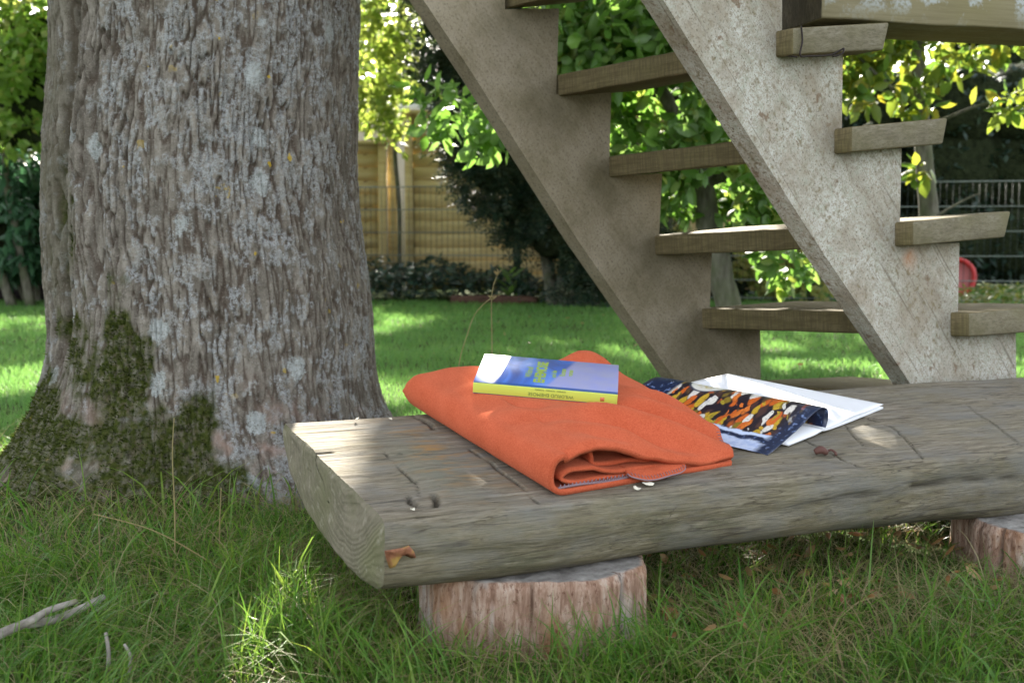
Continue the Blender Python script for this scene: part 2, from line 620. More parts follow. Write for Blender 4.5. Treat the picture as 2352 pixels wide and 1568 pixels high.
def add_crack(pix, wd, dep, jit=0.002):
    P = smooth_path([onb(*p) for p in pix], 24)
    P = P + jit * np.stack([pn(np.stack([np.arange(24) * 0.4, np.zeros(24), np.zeros(24)], -1), 43)] * 2, 1)
    best = np.full(AA.shape, 9.0)
    m = is_top & (AA > P[:, 0].min() - 0.03) & (AA < P[:, 0].max() + 0.03) & (BB > P[:, 1].min() - 0.03) & (BB < P[:, 1].max() + 0.03)
    q = np.stack([AA[m], BB[m]], -1)
    bst = np.full(len(q), 9.0)
    for i in range(23):
        d_ = P[i + 1] - P[i]
        tt = np.clip(((q - P[i]) @ d_) / (d_ @ d_), 0, 1)
        bst = np.minimum(bst, np.linalg.norm(q - P[i] - tt[:, None] * d_, axis=1) / (0.5 + 0.5 * math.sin(math.pi * min(max((i + 0.5) / 23, 0.12), 0.88))))
    g = np.exp(-(bst / wd) ** 2)
    crack[m] = np.maximum(crack[m], g)
    cdepth[m] = np.maximum(cdepth[m], g * dep)


add_crack([(1095, 1030), (1170, 1090), (1250, 1167)], 0.0011, 0.006, 0.0006)
add_crack([(1790, 985), (1838, 1004), (1900, 1038), (1985, 1075)], 0.0014, 0.008, 0.0006)
add_crack([(1940, 975), (1960, 1000), (1984, 1024)], 0.0012, 0.006, 0.0008)
add_crack([(1990, 958), (2059, 990), (2130, 1062)], 0.0012, 0.006, 0.0008)
add_crack([(940, 1040), (990, 1043), (1060, 1036)], 0.0012, 0.006, 0.0008)
add_crack([(948, 1139), (952, 1155), (965, 1162)], 0.0032, 0.010)
add_crack([(1004, 1138), (1008, 1150), (1002, 1163)], 0.0034, 0.010)
add_crack([(905, 1030), (935, 1070), (966, 1107), (970, 1140)], 0.0011, 0.004, 0.001)
add_crack([(972, 950), (1000, 965), (1020, 985)], 0.003, 0.006)
add_crack([(655, 1030), (725, 1040), (800, 1035)], 0.0015, 0.004)
add_crack([(2220, 930), (2300, 990), (2380, 1050)], 0.0011, 0.004, 0.001)
add_crack([(1290, 1200), (1600, 1130), (1700, 1105)], 0.0012, 0.003)
# weathered split along the near face
mside = (~is_top) & (BB < 0.06)
line = -0.045 - 0.010 * np.sin(AA * 6) + 0.006 * pn(np.stack([AA * 9, 0 * AA, 0 * AA], -1), 45)
gs = np.exp(-((CC - line) / 0.0035) ** 2) * sstep(0.5, 0.75, AA) * mside * sstep(-0.25, 0.15, pn(np.stack([AA * 14, 0 * AA, 0 * AA], -1), 46))
crack = np.maximum(crack, gs)
Pg = np.stack([AA * 6, BB * 120, CC * 120], -1)
grain = fbm(Pg, 3, 47)
und = pn(np.stack([AA * 3, BB * 14, CC * 14], -1), 48)
knot = np.exp(-(((AA - 0.115) / 0.035) ** 2 + ((BB - 0.155) / 0.10) ** 2))
dz = 0.0012 * grain + 0.003 * und - cdepth + 0.004 * knot * is_top
# push along the section normal
Tn = np.gradient(secs, axis=0)
Nn = nrm(np.stack([Tn[:, 1], -Tn[:, 0]], 1))
sgn = np.sign(((secs - np.array([0.2, -0.05])) * Nn).sum(1))
Nn = Nn * sgn[:, None]
dz = dz + np.where(mside, 0.004 * pn(np.stack([AA * 5, CC * 40, 0 * AA], -1), 49) - gs * 0.007, 0)
BB = BB + Nn[:, 0][SI] * dz
CC = CC + Nn[:, 1][SI] * dz
AA2 = AA - 0.0935 * BB * np.exp(-AA / 0.25) + 0.004 * np.sin(CC * 30) * np.exp(-AA / 0.1)
V = np.stack([AA2, BB, CC], -1).reshape(-1, 3)
fs = grid_faces(len(aa), ns)
wrapf = np.stack([np.arange(len(aa) - 1) * ns + ns - 1, (np.arange(len(aa) - 1) + 1) * ns + ns - 1, (np.arange(len(aa) - 1) + 1) * ns, np.arange(len(aa) - 1) * ns], -1)


def wood_extra(t, c):
    vo = t.coord()
    sep = t.n("SeparateXYZ")
    t.set(sep.inputs[0], vo)
    side_f = t.ramp(t.math('MULTIPLY', sep.outputs[2], -20), [(0.05, 0.0), (0.5, 1.0)])
    sn = t.noise(t.coord(scale=(0.22, 1, 1)), 24, 8, 0.72)
    c = t.mix(t.math('MULTIPLY', side_f, t.ramp(sn, [(0.3, 0.35), (0.7, 0.95)])), c, (0.14, 0.12, 0.068))
    c = t.mix(t.math('MULTIPLY', side_f, t.ramp(t.noise(t.coord(scale=(0.16, 1, 1)), 90, 6, 0.78), [(0.5, 0.0), (0.66, 0.8)])), c, (0.26, 0.23, 0.17))
    c = t.mix(t.math('MULTIPLY', side_f, t.ramp(t.noise(t.coord(scale=(0.35, 1, 1)), 13, 8, 0.7), [(0.50, 0.0), (0.62, 0.8)])), c, (0.085, 0.085, 0.05))
    fl = t.noise(t.coord(scale=(0.05, 1, 1)), 330, 5, 0.75)
    c = t.mix(t.math('MULTIPLY', t.ramp(fl, [(0.53, 0.0), (0.60, 1.0)]), 0.65), c, (0.085, 0.07, 0.05))
    for sc_, st_, wd_, am_ in ((34, 0.07, 0.012, 0.85), (80, 0.10, 0.016, 0.6), (17, 0.05, 0.006, 0.9)):
        ck = t.noise(t.coord(scale=(st_, 1, 1)), sc_, 3, 0.55, 0.3)
        ck = t.math('ABSOLUTE', t.math('SUBTRACT', ck, 0.5))
        mk = t.ramp(t.noise(t.coord(scale=(0.3, 1, 1)), 21 + sc_ * 0.2, 3), [(0.47, 0.0), (0.56, 1.0)])
        c = t.mix(t.math('MULTIPLY', t.math('MULTIPLY', t.ramp(ck, [(wd_ * 0.35, 1.0), (wd_, 0.0)]), mk), am_), c, (0.055, 0.044, 0.03))
    gb = t.ramp(t.noise(t.coord(scale=(0.5, 1, 1)), 16, 4, 0.65), [(0.45, 0.0), (0.68, 0.7)])
    c = t.mix(gb, c, (0.165, 0.16, 0.145))
    kf = t.math('MULTIPLY', t.attr('knot'), t.ramp(t.noise(t.coord(scale=(1, .35, 1)), 40, 4), [(0.35, 0.2), (0.6, 1.0)]))
    c = t.mix(kf, c, (0.155, 0.155, 0.115))
    rust = t.math('MULTIPLY', t.attr('knot2'), t.ramp(t.noise(t.coord(scale=(0.3, 1, 1)), 60, 4), [(0.5, 0.0), (0.65, 0.8)]))
    c = t.mix(rust, c, (0.30, 0.17, 0.06))
    c = t.mix(t.math('MULTIPLY', t.attr('crack'), 0.9), c, (0.03, 0.024, 0.016))
    return c


M_bench = wood_mat("weathered_oak", (0.215, 0.183, 0.136), (0.100, 0.082, 0.058), (0.33, 0.295, 0.24), 0, 75, (0.185, 0.165, 0.10), 0.5, 0.8, extra=wood_extra, stretch=0.085)
# radial end faces with growth rings get their own cap geometry
t = NT("oak_end_grain")
v = t.coord()
sep = t.n("SeparateXYZ")
t.set(sep.inputs[0], v)
dy = t.math('MULTIPLY', t.math('SUBTRACT', sep.outputs[1], 0.13), 1.0)
dzz = t.math('MULTIPLY', t.math('ADD', sep.outputs[2], -0.03), 1.35)
rad = t.math('POWER', t.math('ADD', t.math('MULTIPLY', dy, dy), t.math('MULTIPLY', dzz, dzz)), 0.5)
rad = t.math('ADD', rad, t.math('MULTIPLY', t.noise(v, 9, 5), 0.085))
ring = t.math('SINE', t.math('MULTIPLY', rad, t.math('MULTIPLY_ADD', t.noise(v, 3.0, 2), 160, 480)))
ring = t.math('MULTIPLY_ADD', ring, 0.5, 0.5)
ring2 = t.math('MULTIPLY_ADD', t.math('SINE', t.math('MULTIPLY', rad, 260)), 0.5, 0.5)
rm = t.ramp(t.noise(v, 14, 5, 0.7), [(0.36, 0.0), (0.62, 0.75)])
c = t.mix(t.math('MULTIPLY', t.math('MULTIPLY', ring, rm), 0.7), t.ramp(t.noise(v, 30, 6, 0.7), [(0.3, (0.13, 0.115, 0.078)), (0.7, (0.235, 0.205, 0.15))]), (0.085, 0.08, 0.05))
c = t.mix(t.math('MULTIPLY', ring2, 0.22), c, (0.12, 0.115, 0.07))
c = t.mix(t.ramp(t.noise(v, 9, 4), [(0.4, 0.0), (0.65, 0.75)]), c, (0.135, 0.135, 0.065))
c = t.mix(t.ramp(t.noise(v, 70, 4), [(0.58, 0.0), (0.7, 0.6)]), c, (0.30, 0.27, 0.21))
M_end = t.done(t.pbr(c, 0.9, t.bump(t.math('ADD', t.math('MULTIPLY', ring, 0.3), t.noise(v, 150, 6, 0.75)), 0.6, 0.004), 0.2))
kn2 = np.exp(-(((AA - 0.14) / 0.06) ** 2 + ((BB - 0.22) / 0.16) ** 2)) * is_top
o = link("seat", mesh_data("seat", V, [fs, wrapf], True, dict(crack=crack.ravel(), knot=(knot * is_top).ravel(), knot2=kn2.ravel())), M_bench, bench, BINV @ MB)
# end cap: radial grid of the first section with slight chisel marks
for e, ai in (("near", 0), ("far", len(aa) - 1)):
    outl = V.reshape(len(aa), ns, 3)[ai]
    cen = np.array([outl[:, 0].mean(), 0.19, -0.045])
    rings = [outl]
    for f_ in np.linspace(0.97, 0.02, 26):
        q = cen + (outl - cen) * f_
        q[:, 0] += (0.0035 * pn(np.stack([q[:, 1] * 30, q[:, 2] * 30, 0 * q[:, 0]], -1), 50) - 0.004 * min(1, (1 - f_) * 8)) * (1 if ai == 0 else -1)
        rings.append(q)
    EV = np.concatenate(rings)
    ef = grid_faces(len(rings), ns).tolist()
    ef += [[k * ns + ns - 1, (k + 1) * ns + ns - 1, (k + 1) * ns, k * ns] for k in range(len(rings) - 1)]
    link("end_grain", mesh_data("end_grain", EV, ef), M_end, bench, BINV @ MB)

# stumps under the log
t = NT("stump_wood")
v = t.coord(scale=(1, 1, 0.22))
v1 = t.coord()
g = t.noise(v, 95, 6, 0.7, 0.4)
c = t.ramp(g, [(0.28, (0.13, 0.07, 0.045)), (0.45, (0.27, 0.165, 0.115)), (0.58, (0.40, 0.285, 0.215)), (0.75, (0.50, 0.44, 0.38))])
c = t.mix(t.ramp(t.noise(v, 22, 3), [(0.56, 0.0), (0.66, 0.8)]), c, (0.46, 0.42, 0.375))
c = t.mix(t.ramp(t.noise(t.coord(scale=(1, 1, .3)), 18, 4), [(0.55, 0.0), (0.72, 0.7)]), c, (0.33, 0.15, 0.05))
c = t.mix(t.ramp(t.noise(t.coord(scale=(1, 1, 0.5)), 190, 4, 0.75), [(0.56, 0.0), (0.66, 0.85)]), c, (0.12, 0.055, 0.035))
c = t.mix(t.attr('split'), c, (0.035, 0.02, 0.014))
c = t.mix(t.attr('top'), c, t.ramp(t.noise(v1, 60, 5), [(0.3, (0.13, 0.125, 0.115)), (0.7, (0.35, 0.345, 0.32))]))
M_stump = t.done(t.pbr(c, 0.9, t.bump(t.math('ADD', g, t.noise(v, 260, 4, 0.7)), 0.8, 0.004), 0.2))


def stump(cx, cy, rx, ry, top, seed, front_flat, tilt=(0, 0)):
    th = np.linspace(0, 2 * math.pi, 220, endpoint=False)
    zz = np.linspace(-0.04, top, 44)
    T, Z = np.meshgrid(th, zz, indexing='ij')
    p = 3.2
    r = 1 / (np.abs(np.cos(T)) ** p + np.abs(np.sin(T)) ** p) ** (1 / p)
    P = np.stack([np.cos(T) * 2.2, np.sin(T) * 2.2, 0 * T], -1)
    r = r * (1 + 0.08 * pn(P, seed) + 0.035 * pn(P * 2.4, seed + 1) + 0.010 * pn(P * 14 + np.stack([0 * T, 0 * T, Z * 14], -1), seed + 2) + 0.006 * pn(P * 34 + np.stack([0 * T, 0 * T, Z * 50], -1), seed + 3))
    sp = np.zeros_like(T)
    for a, d_ in front_flat:
        g = np.exp(-((np.angle(np.exp(1j * (T - a - 0.25 * pn(np.stack([Z * 12, 0 * Z + a, 0 * Z], -1), seed + 4) * 0.12))) / 0.012) ** 2))
        r -= g * d_
        sp = np.maximum(sp, g * min(1, d_ * 14))
    r *= 1 + 0.06 * sstep(0.04, -0.04, Z) - 0.03 * sstep(top - 0.012, top, Z)
    V = np.stack([cx + rx * r * np.cos(T), cy + ry * r * np.sin(T), Z + tilt[0] * rx * r * np.cos(T) + tilt[1] * r * ry * np.sin(T)], -1)
    n = len(zz)
    rings = [V[:, -1]]
    cen = np.array([cx, cy, top + 0.002])
    for f_ in (0.96, 0.85, 0.65, 0.4, 0.15, 0.01):
        qv = cen + (rings[0] - cen) * f_
        qv[:, 2] += 0.004 * pn(qv * 45, seed + 6)
        rings.append(qv)
    allV = np.concatenate([V.reshape(-1, 3)] + rings[1:])
    fs = grid_faces(len(th), n, True).tolist()
    k = len(th)
    off = len(th) * n
    for i in range(k):
        j = (i + 1) % k
        fs.append([i * n + n - 1, j * n + n - 1, off + j, off + i])
        for m in range(5):
            fs.append([off + m * k + i, off + m * k + j, off + (m + 1) * k + j, off + (m + 1) * k + i])
    att = dict(split=np.concatenate([sp.ravel(), np.zeros(6 * k)]), top=np.concatenate([np.zeros(off), np.full(6 * k, 0.9)]))
    return allV, fs, att


v_, f_, a_ = stump(0.028, 1.405, 0.143, 0.130, 0.094, 61, [(-1.62, 0.035), (-0.80, 0.10), (-2.45, 0.03)], (0.02, 0.0))
o = part("stump", v_, f_, M_stump, bench, attrs=a_)
o['label'] = "pale bare stump under the near end of the log"
v_, f_, a_ = stump(0.862, 1.675, 0.155, 0.14, 0.080, 71, [(-2.5, 0.09), (-2.2, 0.07), (-1.9, 0.10), (-1.6, 0.08), (-1.3, 0.1), (-2.75, 0.06)], (0, 0))
o = part("stump", v_, f_, M_stump, bench, attrs=a_)
o['label'] = "split reddish stump under the right part of the log"

# ================================================================ staircase
NP = nrm([0.57, -0.82, 0.0])                     # the stringers' faces turned to the camera
P_near = at(2070, 500, 2.08)
P_far = at(1521, 536, 2.5)


def near(px, py, off=0.0):
    return onplane(px, py, P_near + NP * off, NP)


def far(px, py, off=0.0):
    return onplane(px, py, P_far + NP * off, NP)


stairs = empty("garden_staircase", (P_near[0], P_near[1], 0), "steep wooden garden staircase with sawtooth stringers and thick open treads behind the bench", "staircase")


def lichen_extra(amount):
    def f(t, c):
        vo = t.coord()
        m = t.ramp(t.noise(vo, 7, 5, 0.7), [(0.38, 0.12), (0.55, 1.0)])
        gl = t.noise(t.coord(scale=(0.03, 1, 1)), 70, 4, 0.65)
        c = t.mix(t.math('MULTIPLY', t.ramp(gl, [(0.50, 0.0), (0.62, 1.0)]), 0.5), c, (0.12, 0.09, 0.06))
        c = t.mix(0.6, c, t.ramp(t.noise(vo, 60, 4), [(0.35, (0.24, 0.205, 0.155)), (0.65, (0.38, 0.345, 0.285))]))
        l1 = t.ramp(t.noise(vo, 95, 5, 0.75), [(0.40, 0.0), (0.47, 1.0)])
        l2 = t.ramp(t.noise(vo, 300, 2, 0.6), [(0.38, 0.2), (0.5, 1.0)])
        lc = t.ramp(t.noise(vo, 40, 4, 0.7), [(0.32, (0.33, 0.35, 0.28)), (0.5, (0.47, 0.46, 0.40)), (0.7, (0.56, 0.555, 0.51))])
        c = t.mix(t.math('MULTIPLY', t.math('MULTIPLY', t.math('MULTIPLY', m, l1), l2), amount), c, lc)
        c = t.mix(t.ramp(t.noise(vo, 5, 6, 0.7), [(0.50, 0.0), (0.66, 0.6)]), c, (0.22, 0.18, 0.12))
        dm = t.ramp(t.noise(vo, 9, 4, 0.6), [(0.42, 0.0), (0.58, 1.0)])
        c = t.mix(t.math('MULTIPLY', dm, t.ramp(t.noise(vo, 75, 4, 0.7), [(0.54, 0.0), (0.62, 0.8)])), c, (0.16, 0.125, 0.06))
        c = t.mix(t.ramp(t.noise(vo, 24, 4, 0.65), [(0.635, 0.0), (0.68, 0.8)]), c, (0.155, 0.095, 0.055))
        c = t.mix(t.ramp(t.noise(vo, 230, 2, 0.6), [(0.60, 0.0), (0.66, 0.85)]), c, (0.115, 0.095, 0.06))
        gl2 = t.noise(t.coord(scale=(0.02, 1, 1)), 120, 3, 0.6)
        c = t.mix(t.math('MULTIPLY', t.ramp(gl2, [(0.60, 0.0), (0.66, 1.0)]), 0.6), c, (0.12, 0.095, 0.065))
        rs = t.math('MULTIPLY', t.attr('rust'), t.ramp(t.noise(vo, 18, 4), [(0.3, 0.6), (0.6, 1.0)]))
        c = t.mix(rs, c, (0.46, 0.22, 0.11))
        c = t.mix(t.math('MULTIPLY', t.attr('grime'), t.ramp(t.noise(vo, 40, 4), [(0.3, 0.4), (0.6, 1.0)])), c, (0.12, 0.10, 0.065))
        return c
    return f


def plain_extra(t, c):
    vo = t.coord()
    c = t.mix(0.65, c, t.ramp(t.noise(vo, 11, 8, 0.68), [(0.3, (0.125, 0.105, 0.055)), (0.48, (0.27, 0.23, 0.16)), (0.7, (0.40, 0.345, 0.265))]))
    c = t.mix(t.ramp(t.noise(vo, 170, 4, 0.75), [(0.52, 0.0), (0.66, 0.75)]), c, (0.115, 0.095, 0.065))
    c = t.mix(t.ramp(t.noise(vo, 260, 3, 0.7), [(0.58, 0.0), (0.70, 0.6)]), c, (0.38, 0.34, 0.27))
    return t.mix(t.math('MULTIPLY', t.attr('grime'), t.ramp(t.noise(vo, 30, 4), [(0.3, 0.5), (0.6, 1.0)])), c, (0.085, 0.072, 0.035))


M_str_near = wood_mat("stringer_lichen", (0.32, 0.255, 0.185), (0.20, 0.155, 0.105), (0.39, 0.325, 0.25), 0, 45, (0.20, 0.165, 0.09), 0.35, 0.55, extra=lichen_extra(0.95))
M_str_far = wood_mat("stringer_plain", (0.30, 0.245, 0.165), (0.20, 0.16, 0.105), (0.36, 0.30, 0.215), 0, 34, (0.22, 0.185, 0.095), 0.4, 0.4, extra=plain_extra)
M_tread = wood_mat("tread_wood", (0.160, 0.125, 0.062), (0.095, 0.073, 0.033), (0.215, 0.170, 0.095), 1, 50, (0.15, 0.135, 0.055), 0.5, 0.35,
                   extra=lambda t, c: t.mix(t.math('MULTIPLY', t.ramp(t.noise(t.coord(scale=(1, 1, 0.04)), 210, 3, 0.7), [(0.4, 0.8), (0.6, 0.0)]), 0.6), c, (0.07, 0.055, 0.03)))
M_stub = wood_mat("tread_end_grain", (0.20, 0.172, 0.128), (0.10, 0.085, 0.06), (0.30, 0.27, 0.215), 0, 60, (0.14, 0.125, 0.06), 0.8, 0.5, stretch=0.3)

near_left = [(1315, -320), (1410, -140), (1523, 0), (1568, 72), (1712, 300), (1869, 549), (1975, 706), (2089, 878), (2205, 1050)]
near_right = []                                  # from the bottom upwards
nsteps = [(2198, 775), (2068, 570), (1935, 345), (1798, 124), (1655, -110)]   # inner corners: tread seat / riser


def stringer_poly(fn, left, seats, risers):
    pts = [fn(*p) for p in left]
    for p in risers:
        pts.append(fn(*p))
    return np.array(pts)


near_right = [(2470, 1050), (2468, 985), (2336, 990), (2333, 764), (2199, 771), (2204, 557), (2066, 564), (2071, 341), (1933, 348), (1936, 119), (1796, 126), (1797, -110), (1660, -100), (1660, -320)]
far_left = [(775, -330), (870, -165), (972, 0), (1092, 180), (1206, 361), (1325, 549), (1434, 706), (1545, 864), (1600, 945)]
far_right = [(1870, 945), (1868, 925), (1748, 930), (1746, 752), (1629, 757), (1635, 580), (1512, 585), (1521, 398), (1399, 405), (1404, 211), (1278, 217), (1284, 20), (1160, 22), (1160, -165), (1035, -163), (1035, -330)]


def dens(P, step):
    out = []
    for i in range(len(P)):
        a, b = P[i], P[(i + 1) % len(P)]
        k = max(1, int(np.linalg.norm(b - a) / step))
        for j in range(k):
            out.append(a + (b - a) * j / k)
    return np.array(out)


XA = nrm(np.cross(np.array([0, 0, 1.0]), NP))     # stair run direction inside the stringer planes
SLOPE = nrm(XA * 0.70 - np.array([0, 0, 0.72]))    # along the board


def make_board(name, P, nrmv, thick, m, seats, rusts, parent, label=None):
    """board in a plane, grid filled with bmesh so that it can carry vertex masks"""
    org = P[0]
    ax = SLOPE
    ay = np.cross(nrmv, ax)
    Mx = Matrix(((ax[0], ay[0], nrmv[0], org[0]), (ax[1], ay[1], nrmv[1], org[1]), (ax[2], ay[2], nrmv[2], org[2]), (0, 0, 0, 1)))
    Q = np.stack([(P - org) @ ax, (P - org) @ ay], 1)
    bm = bmesh.new()
    vs = [bm.verts.new((q[0], q[1], 0)) for q in Q]
    f = bm.faces.new(vs)
    res = bmesh.ops.triangulate(bm, faces=[f])
    for cut in range(60):
        lo = -0.2 + cut * 0.045
    lo, hi = Q.min(0), Q.max(0)
    for axn, k in ((0, (1, 0, 0)), (1, (0, 1, 0))):
        x = lo[axn] + 0.03
        while x < hi[axn]:
            bmesh.ops.bisect_plane(bm, geom=bm.verts[:] + bm.edges[:] + bm.faces[:], plane_co=(x if axn == 0 else 0, x if axn == 1 else 0, 0), plane_no=k)
            x += 0.018
    geom = bmesh.ops.extrude_face_region(bm, geom=bm.faces[:])
    for vtx in [g for g in geom['geom'] if isinstance(g, bmesh.types.BMVert)]:
        vtx.co.z -= thick
    bmesh.ops.recalc_face_normals(bm, faces=bm.faces)
    me = bpy.data.meshes.new(name)
    bm.to_mesh(me)
    bm.free()
    co = np.zeros(len(me.vertices) * 3, np.float32)
    me.vertices.foreach_get('co', co)
    co = co.reshape(-1, 3)
    g = np.zeros(len(co))
    rr = np.zeros(len(co))
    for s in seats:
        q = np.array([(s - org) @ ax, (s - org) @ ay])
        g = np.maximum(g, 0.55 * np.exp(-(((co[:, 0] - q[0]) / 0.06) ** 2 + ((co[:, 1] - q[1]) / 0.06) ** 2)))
    for s, rad_ in rusts:
        q = np.array([(s - org) @ ax, (s - org) @ ay])
        rr = np.maximum(rr, 0.95 * np.exp(-(((co[:, 0] - q[0]) / rad_) ** 2 + ((co[:, 1] - q[1]) / rad_) ** 2)))
    for k, a in (('grime', g), ('rust', rr)):
        A_ = me.attributes.new(k, 'FLOAT', 'POINT')
        A_.data.foreach_set('value', a.astype(np.float32))
    o = link(name, me, m, parent, Matrix.Translation(-Vector(parent.location)) @ Mx)
    if label:
        o['label'] = label
    return o


Pn = np.array([near(*p) for p in near_left + near_right])
Pf = np.array([far(*p) for p in far_left + far_right])
o = make_board("stringer", Pn, NP, 0.044, M_str_near, [near(1925, 310), near(2055, 530), near(2180, 740), near(1790, 70), near(2010, 150), near(2015, 180), near(2010, 215), near(2020, 135)],
               [(near(1950, 170), 0.018), (near(1960, 200), 0.016), (near(1972, 240), 0.012), (near(2105, 372), 0.022), (near(2128, 385), 0.022), (near(2140, 410), 0.018), (near(2148, 440), 0.012), (near(2235, 590), 0.02), (near(2090, 590), 0.015)], stairs, "near stringer, its face pale with crusty lichen")
bevel(o, 0.004)
o = make_board("stringer", Pf, NP, 0.046, M_str_far, [far(1265, 250), far(1385, 420), far(1500, 590), far(1600, 790), far(1330, 60), far(1160, 40)],
               [], stairs, "far stringer, plain brown and partly green with algae")
bevel(o, 0.004)

ends = [  # end face of each tread: back top, front top, front bottom, back bottom
    [(1690, -170), (1900, -185), (1885, -118), (1690, -106)],
    [(1822, 64), (2040, 52), (2026, 115), (1822, 126)],
    [(1957, 291), (2170, 271), (2159, 331), (1957, 350)],
    [(2098, 509), (2305, 486), (2292, 546), (2098, 564)],
    [(2226, 719), (2436, 698), (2424, 756), (2226, 774)],
    [(2352, 928), (2560, 908), (2548, 966), (2352, 986)],
]
far_top = [(1160, -28), (1275, 170), (1395, 361), (1510, 540), (1627, 708), (1745, 880)]
near_top = [(1655, -160), (1788, 66), (1922, 297), (2062, 513), (2192, 722), (2322, 932)]
TREAD_TOP = []
for i in range(6):
    E = np.array([near(*p, off=0.036) for p in ends[i]])
    ax = far(*far_top[i], off=-0.03) - near(*near_top[i], off=0.0)
    ax = ax * 1.06
    ax[2] *= 1.0
    axn = nrm(ax)
    Ff = E + ax
    Lx = np.linalg.norm(ax)
    # local frame: x = along run, y = along tread, z = up
    zx = nrm(E[1] - E[0])
    zz_ = nrm(np.cross(zx, axn))
    if zz_[2] < 0:
        zz_ = -zz_
    org = E[0]
    Mx = np.stack([zx, axn, zz_], 1)
    K = 28
    ring = []
    for k in range(K + 1):
        f_ = k / K
        q = E + ax * f_
        q = (q - org) @ Mx
        wob = 0.0016 * np.array([pn(np.array([f_ * 6 + i, j * 3.1, 0.0])) for j in range(4)])
        q[:, 2] += wob
        q[:, 0] += wob[::-1]
        ring.append(q)
    V = np.concatenate(ring)
    fs = [[3, 2, 1, 0], [K * 4 + j for j in range(4)]]
    for k in range(K):
        for j in range(4):
            fs.append([k * 4 + j, k * 4 + (j + 1) % 4, (k + 1) * 4 + (j + 1) % 4, (k + 1) * 4 + j])
    me = mesh_data("tread", V, fs, False)
    fix_normals(me)
    me.materials.append(M_tread)
    me.materials.append(M_stub)
    for p in me.polygons:
        if abs(p.normal.y) > 0.7:
            p.material_index = 1
    MM = Matrix(((Mx[0][0], Mx[0][1], Mx[0][2], org[0]), (Mx[1][0], Mx[1][1], Mx[1][2], org[1]), (Mx[2][0], Mx[2][1], Mx[2][2], org[2]), (0, 0, 0, 1)))
    o = link("tread", me, None, stairs, Matrix.Translation(-Vector(stairs.location)) @ MM)
    bevel(o, 0.004, 2, 40)
    TREAD_TOP.append(E)

# beam lying on the uppermost visible tread
zt = TREAD_TOP[1][:2, 2].max() + 0.004
B0 = onplane(1886, 42, [0, 0, zt], np.array([0, 0, 1.0]))
bd = nrm([0.968, 0.25, 0.0])
bp = np.array([-bd[1], bd[0], 0])
# rises a little with the tilt of the tread
bu = np.array([0, 0, 1.0])
L_ = 1.9
Vb = []
for k in range(25):
    q = B0 + bd * L_ * k / 24
    w0 = 0.0015 * math.sin(k * 1.7)
    Vb += [q + bu * w0, q + bp * 0.15, q + bp * 0.15 + bu * 0.13, q + bu * 0.13]
Vb = np.array(Vb)
fs = [[0, 1, 2, 3], [96, 99, 98, 97]]
for k in range(24):
    for j in range(4):
        fs.append([k * 4 + j, k * 4 + (j + 1) % 4, (k + 1) * 4 + (j + 1) % 4, (k + 1) * 4 + j])


def beam_extra(t, c):
    vo = t.coord()
    sep = t.n("SeparateXYZ")
    t.set(sep.inputs[0], vo)
    m = t.ramp(t.noise(vo, 20, 4, 0.6), [(0.50, 0.0), (0.56, 1.0)])
    hi = t.ramp(t.math('MULTIPLY', sep.outputs[2], 10), [(0.12, 0.15), (0.40, 1.0)])
    c = t.mix(t.math('MULTIPLY', t.math('MULTIPLY', m, hi), t.ramp(t.noise(vo, 130, 3), [(0.4, 0.2), (0.55, 1.0)])), c, (0.36, 0.38, 0.37))
    return c


M_beam = wood_mat("beam_wood", (0.225, 0.193, 0.12), (0.165, 0.14, 0.085), (0.275, 0.24, 0.16), 0, 30, (0.19, 0.165, 0.07), 0.5, 0.25, extra=beam_extra)
me = mesh_data("wooden_beam", (Vb - B0) @ np.stack([bd, bp, bu], 1), fs, False)
fix_normals(me)
MM = Matrix(((bd[0], bp[0], 0, B0[0]), (bd[1], bp[1], 0, B0[1]), (0, 0, 1, B0[2]), (0, 0, 0, 1)))
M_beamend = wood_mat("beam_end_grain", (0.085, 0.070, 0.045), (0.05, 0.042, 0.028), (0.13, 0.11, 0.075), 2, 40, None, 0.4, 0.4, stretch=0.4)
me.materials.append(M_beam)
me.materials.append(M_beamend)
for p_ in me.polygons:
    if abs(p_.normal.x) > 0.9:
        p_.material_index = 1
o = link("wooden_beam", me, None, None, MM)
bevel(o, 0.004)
tag(o, "squared olive brown timber beam with grey lichen lying across the top of the stairs", "beam")
# rusty binding wire round the stub of that tread
t = NT("rusty_wire")
M_wire = t.done(t.pbr((0.03, 0.022, 0.02), 0.6, None, 0.4, Metallic=0.6))
wp = [near(1840, 60, 0.041), near(1843, 95, 0.041), near(1838, 128, 0.041), near(1860, 129, 0.042), near(1905, 127, 0.043), near(1930, 116, 0.047), near(1938, 112, 0.05), near(1934, 124, 0.05), near(1912, 130, 0.046)]
V1, f1 = tube(smooth_path(wp, 44), 0.0016, 6)
wp = [near(1838, 60, 0.041), near(1834, 40, 0.06), near(1833, 20, 0.11)]
V2, f2 = tube([near(1795, 70, 0.004), near(1797, 127, 0.004), near(1830, 131, 0.041)], 0.0014, 6)
o = link("binding_wire", mesh_data("binding_wire", *join([(V1, f1), (V2, f2)])), M_wire)
tag(o, "dark rusty wire bound round the stair tread under the beam", "wire")

# ================================================================ folded blanket
bl_root = bpy.data.objects.new("folded_blanket", None)
bl_root.empty_display_size = 0.1
COL.objects.link(bl_root)
bl_root.location = B(0.35, 0.25)
tag(bl_root, "folded orange fleece blanket with grey stitched hem lying on the log bench", "blanket")
bpy.context.view_layer.update()
c00, c10, c01, c11 = np.array([0.222, 0.022]), np.array([0.512, 0.070]), np.array([0.165, 0.450]), np.array([0.548, 0.466])


